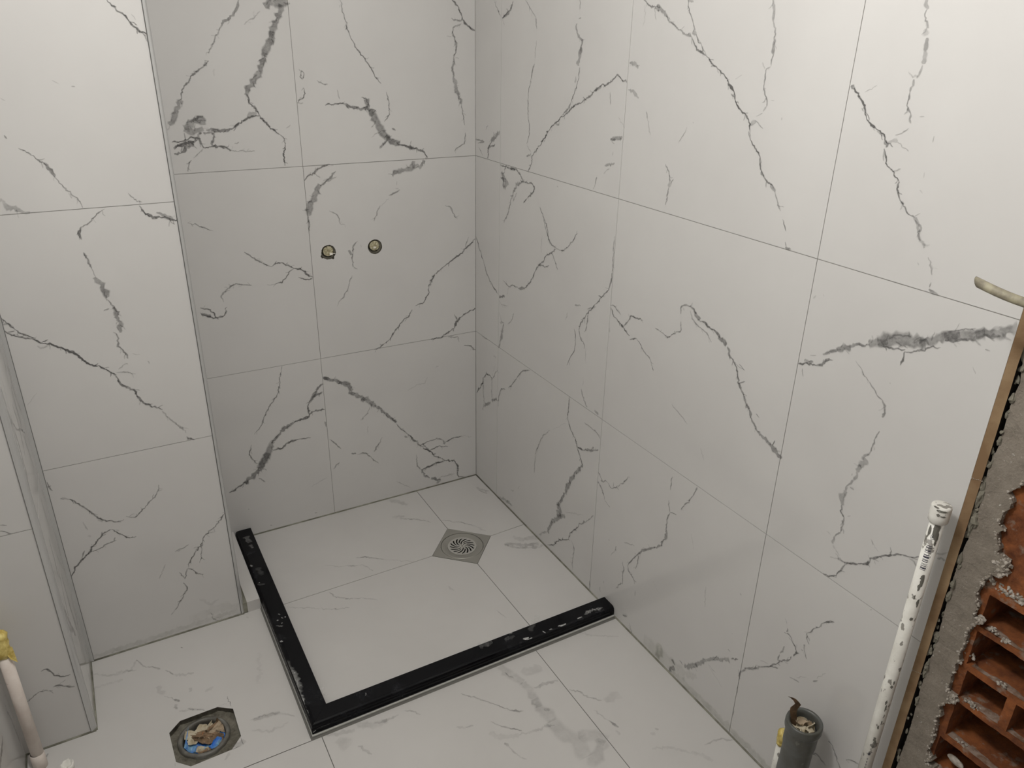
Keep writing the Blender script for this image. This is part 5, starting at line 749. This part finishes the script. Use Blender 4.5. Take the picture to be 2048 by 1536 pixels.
# hollow brick body
bm = bmesh.new(); rnd = random.Random(12)
FX, BX = .0225, .235
def web(y0, y1, z0_, z1_, x0=FX, x1=BX):
    "one clay wall of the brick, subdivided and slightly broken at the front"
    ny = max(1, int(abs(y1-y0)/.006)); nz = max(1, int(abs(z1_-z0_)/.006)); 
    def P(i, j, x): return (x, y0+(y1-y0)*i/ny, z0_+(z1_-z0_)*j/nz)
    fr = [[bm.verts.new(P(i, j, x0+.0016*noise.noise((y0+(y1-y0)*i/ny*80, (z0_+(z1_-z0_)*j/nz)*80, 1))+.0005)) for j in range(nz+1)] for i in range(ny+1)]
    bk_ = [[bm.verts.new(P(i, j, x1)) for j in range(nz+1)] for i in range(ny+1)]
    for i in range(ny+1):
        for j in range(nz+1):
            v_ = fr[i][j]; dz = .0009*noise.noise((v_.co.y*140, v_.co.z*140, 7)); dy = .0008*noise.noise((v_.co.y*140, v_.co.z*140, 3))
            v_.co.z += dz; v_.co.y += dy
    for i in range(ny):
        for j in range(nz): bm.faces.new((fr[i][j], fr[i+1][j], fr[i+1][j+1], fr[i][j+1]))
    for i in range(ny):
        for j in (0, nz): bm.faces.new((fr[i][j], fr[i+1][j], bk_[i+1][j], bk_[i][j]))
    for j in range(nz):
        for i in (0, ny): bm.faces.new((fr[i][j], fr[i][j+1], bk_[i][j+1], bk_[i][j]))
YB = -2.31
seps = [(.735, .747), (.660, .670), (.577, .588), (.506, .5165), (.416, .4265), (.335, .345), (.255, .265), (.172, .182), (.09, .10), (0, .012)]
rims = [-1.7985, -1.799, -1.8035, -1.8035, -1.797, -1.799, -1.80, -1.80, -1.80]
for a, b_ in seps: web(-1.786, YB, a, b_)
for i in range(len(seps)-1): web(-1.784, rims[i], seps[i+1][1], seps[i][0])
web(-1.8715, -1.8866, .5165, .577); web(-1.985, -1.995, .4265, .506); web(-1.985, -1.995, .588, .660)
for y in (-2.06, -2.16): web(y, y-.01, .182, .735, FX, BX)
box(bm, FX+.002, BX, YB, -1.782, .747, 1.0)
bm2 = bm
bmesh.ops.recalc_face_normals(bm, faces=bm.faces)
bw = obj('hollow_brick', bm, M_BRICK, wr); bw['label'] = 'broken orange hollow brick'
bm = bmesh.new(); rnd = random.Random(44)
for (za, zb) in seps[1:7]:
    n_ = 70; rows_ = []
    for i in range(n_+1):
        y = -1.806-.45*i/n_; wd_ = .016+.010*noise.noise((y*25, za*9, 0)); rows_.append([bm.verts.new((FX+.0030+wd_*k/3, y, zb+.0007+(.0011*noise.noise((y*120, k, za*50)) if k < 3 else -.0012))) for k in range(4)])
    for a, b_ in zip(rows_, rows_[1:]):
        for k in range(3): bm.faces.new((a[k], a[k+1], b_[k+1], b_[k]))
obj('brick_dust', bm, M_DUST, wr)['label'] = 'greyish pink dust on the brick webs'
bm = bmesh.new(); box(bm, BX-.002, BX+.01, YF, 0, 0, 2.4); obj('brick_backing', bm, M_BRICK, wr)
bm = bmesh.new(); box(bm, .036, BX-.003, -1.7835, 0, 0, 2.4); box(bm, .036, BX-.003, YF, -2.312, 0, 2.4); box(bm, .036, BX-.003, -2.312, -1.7835, 1.0, 2.4); obj('wall_core', bm, M_CHALK, wr)
# solid shell of the upper brick, rough and recessed
bm = bmesh.new(); nY, nZ = 46, 42; G = []
for i in range(nY+1):
    G.append([bm.verts.new((.0235+.0022*noise.noise((i*.35, j*.35, 2))+.0012*noise.noise((i*.9, j*.9, 5)), -1.775-.2*i/nY, .765+.20*j/nZ)) for j in range(nZ+1)])
for i in range(nY):
    for j in range(nZ): bm.faces.new((G[i][j], G[i+1][j], G[i+1][j+1], G[i][j+1]))
obj('brick_face', bm, M_BRICK, wr, True)
# stone lodged in the lowest visible cell
bm = bmesh.new(); bmesh.ops.create_icosphere(bm, subdivisions=3, radius=1)
for q in bm.verts: q.co *= 1+.12*noise.noise(q.co*2.2)
bmesh.ops.scale(bm, vec=(.005, .0155, .0075), verts=bm.verts); bmesh.ops.rotate(bm, verts=bm.verts, cent=(0, 0, 0), matrix=Matrix.Rotation(.12, 3, 'X'))
o = obj('mortar_lump', bm, M_CRUMB, smooth=True); o.location = (.040, -1.827, .3735); thing(o, 'flat oval mortar lump lying in a lower cell of the broken brick', 'mortar')
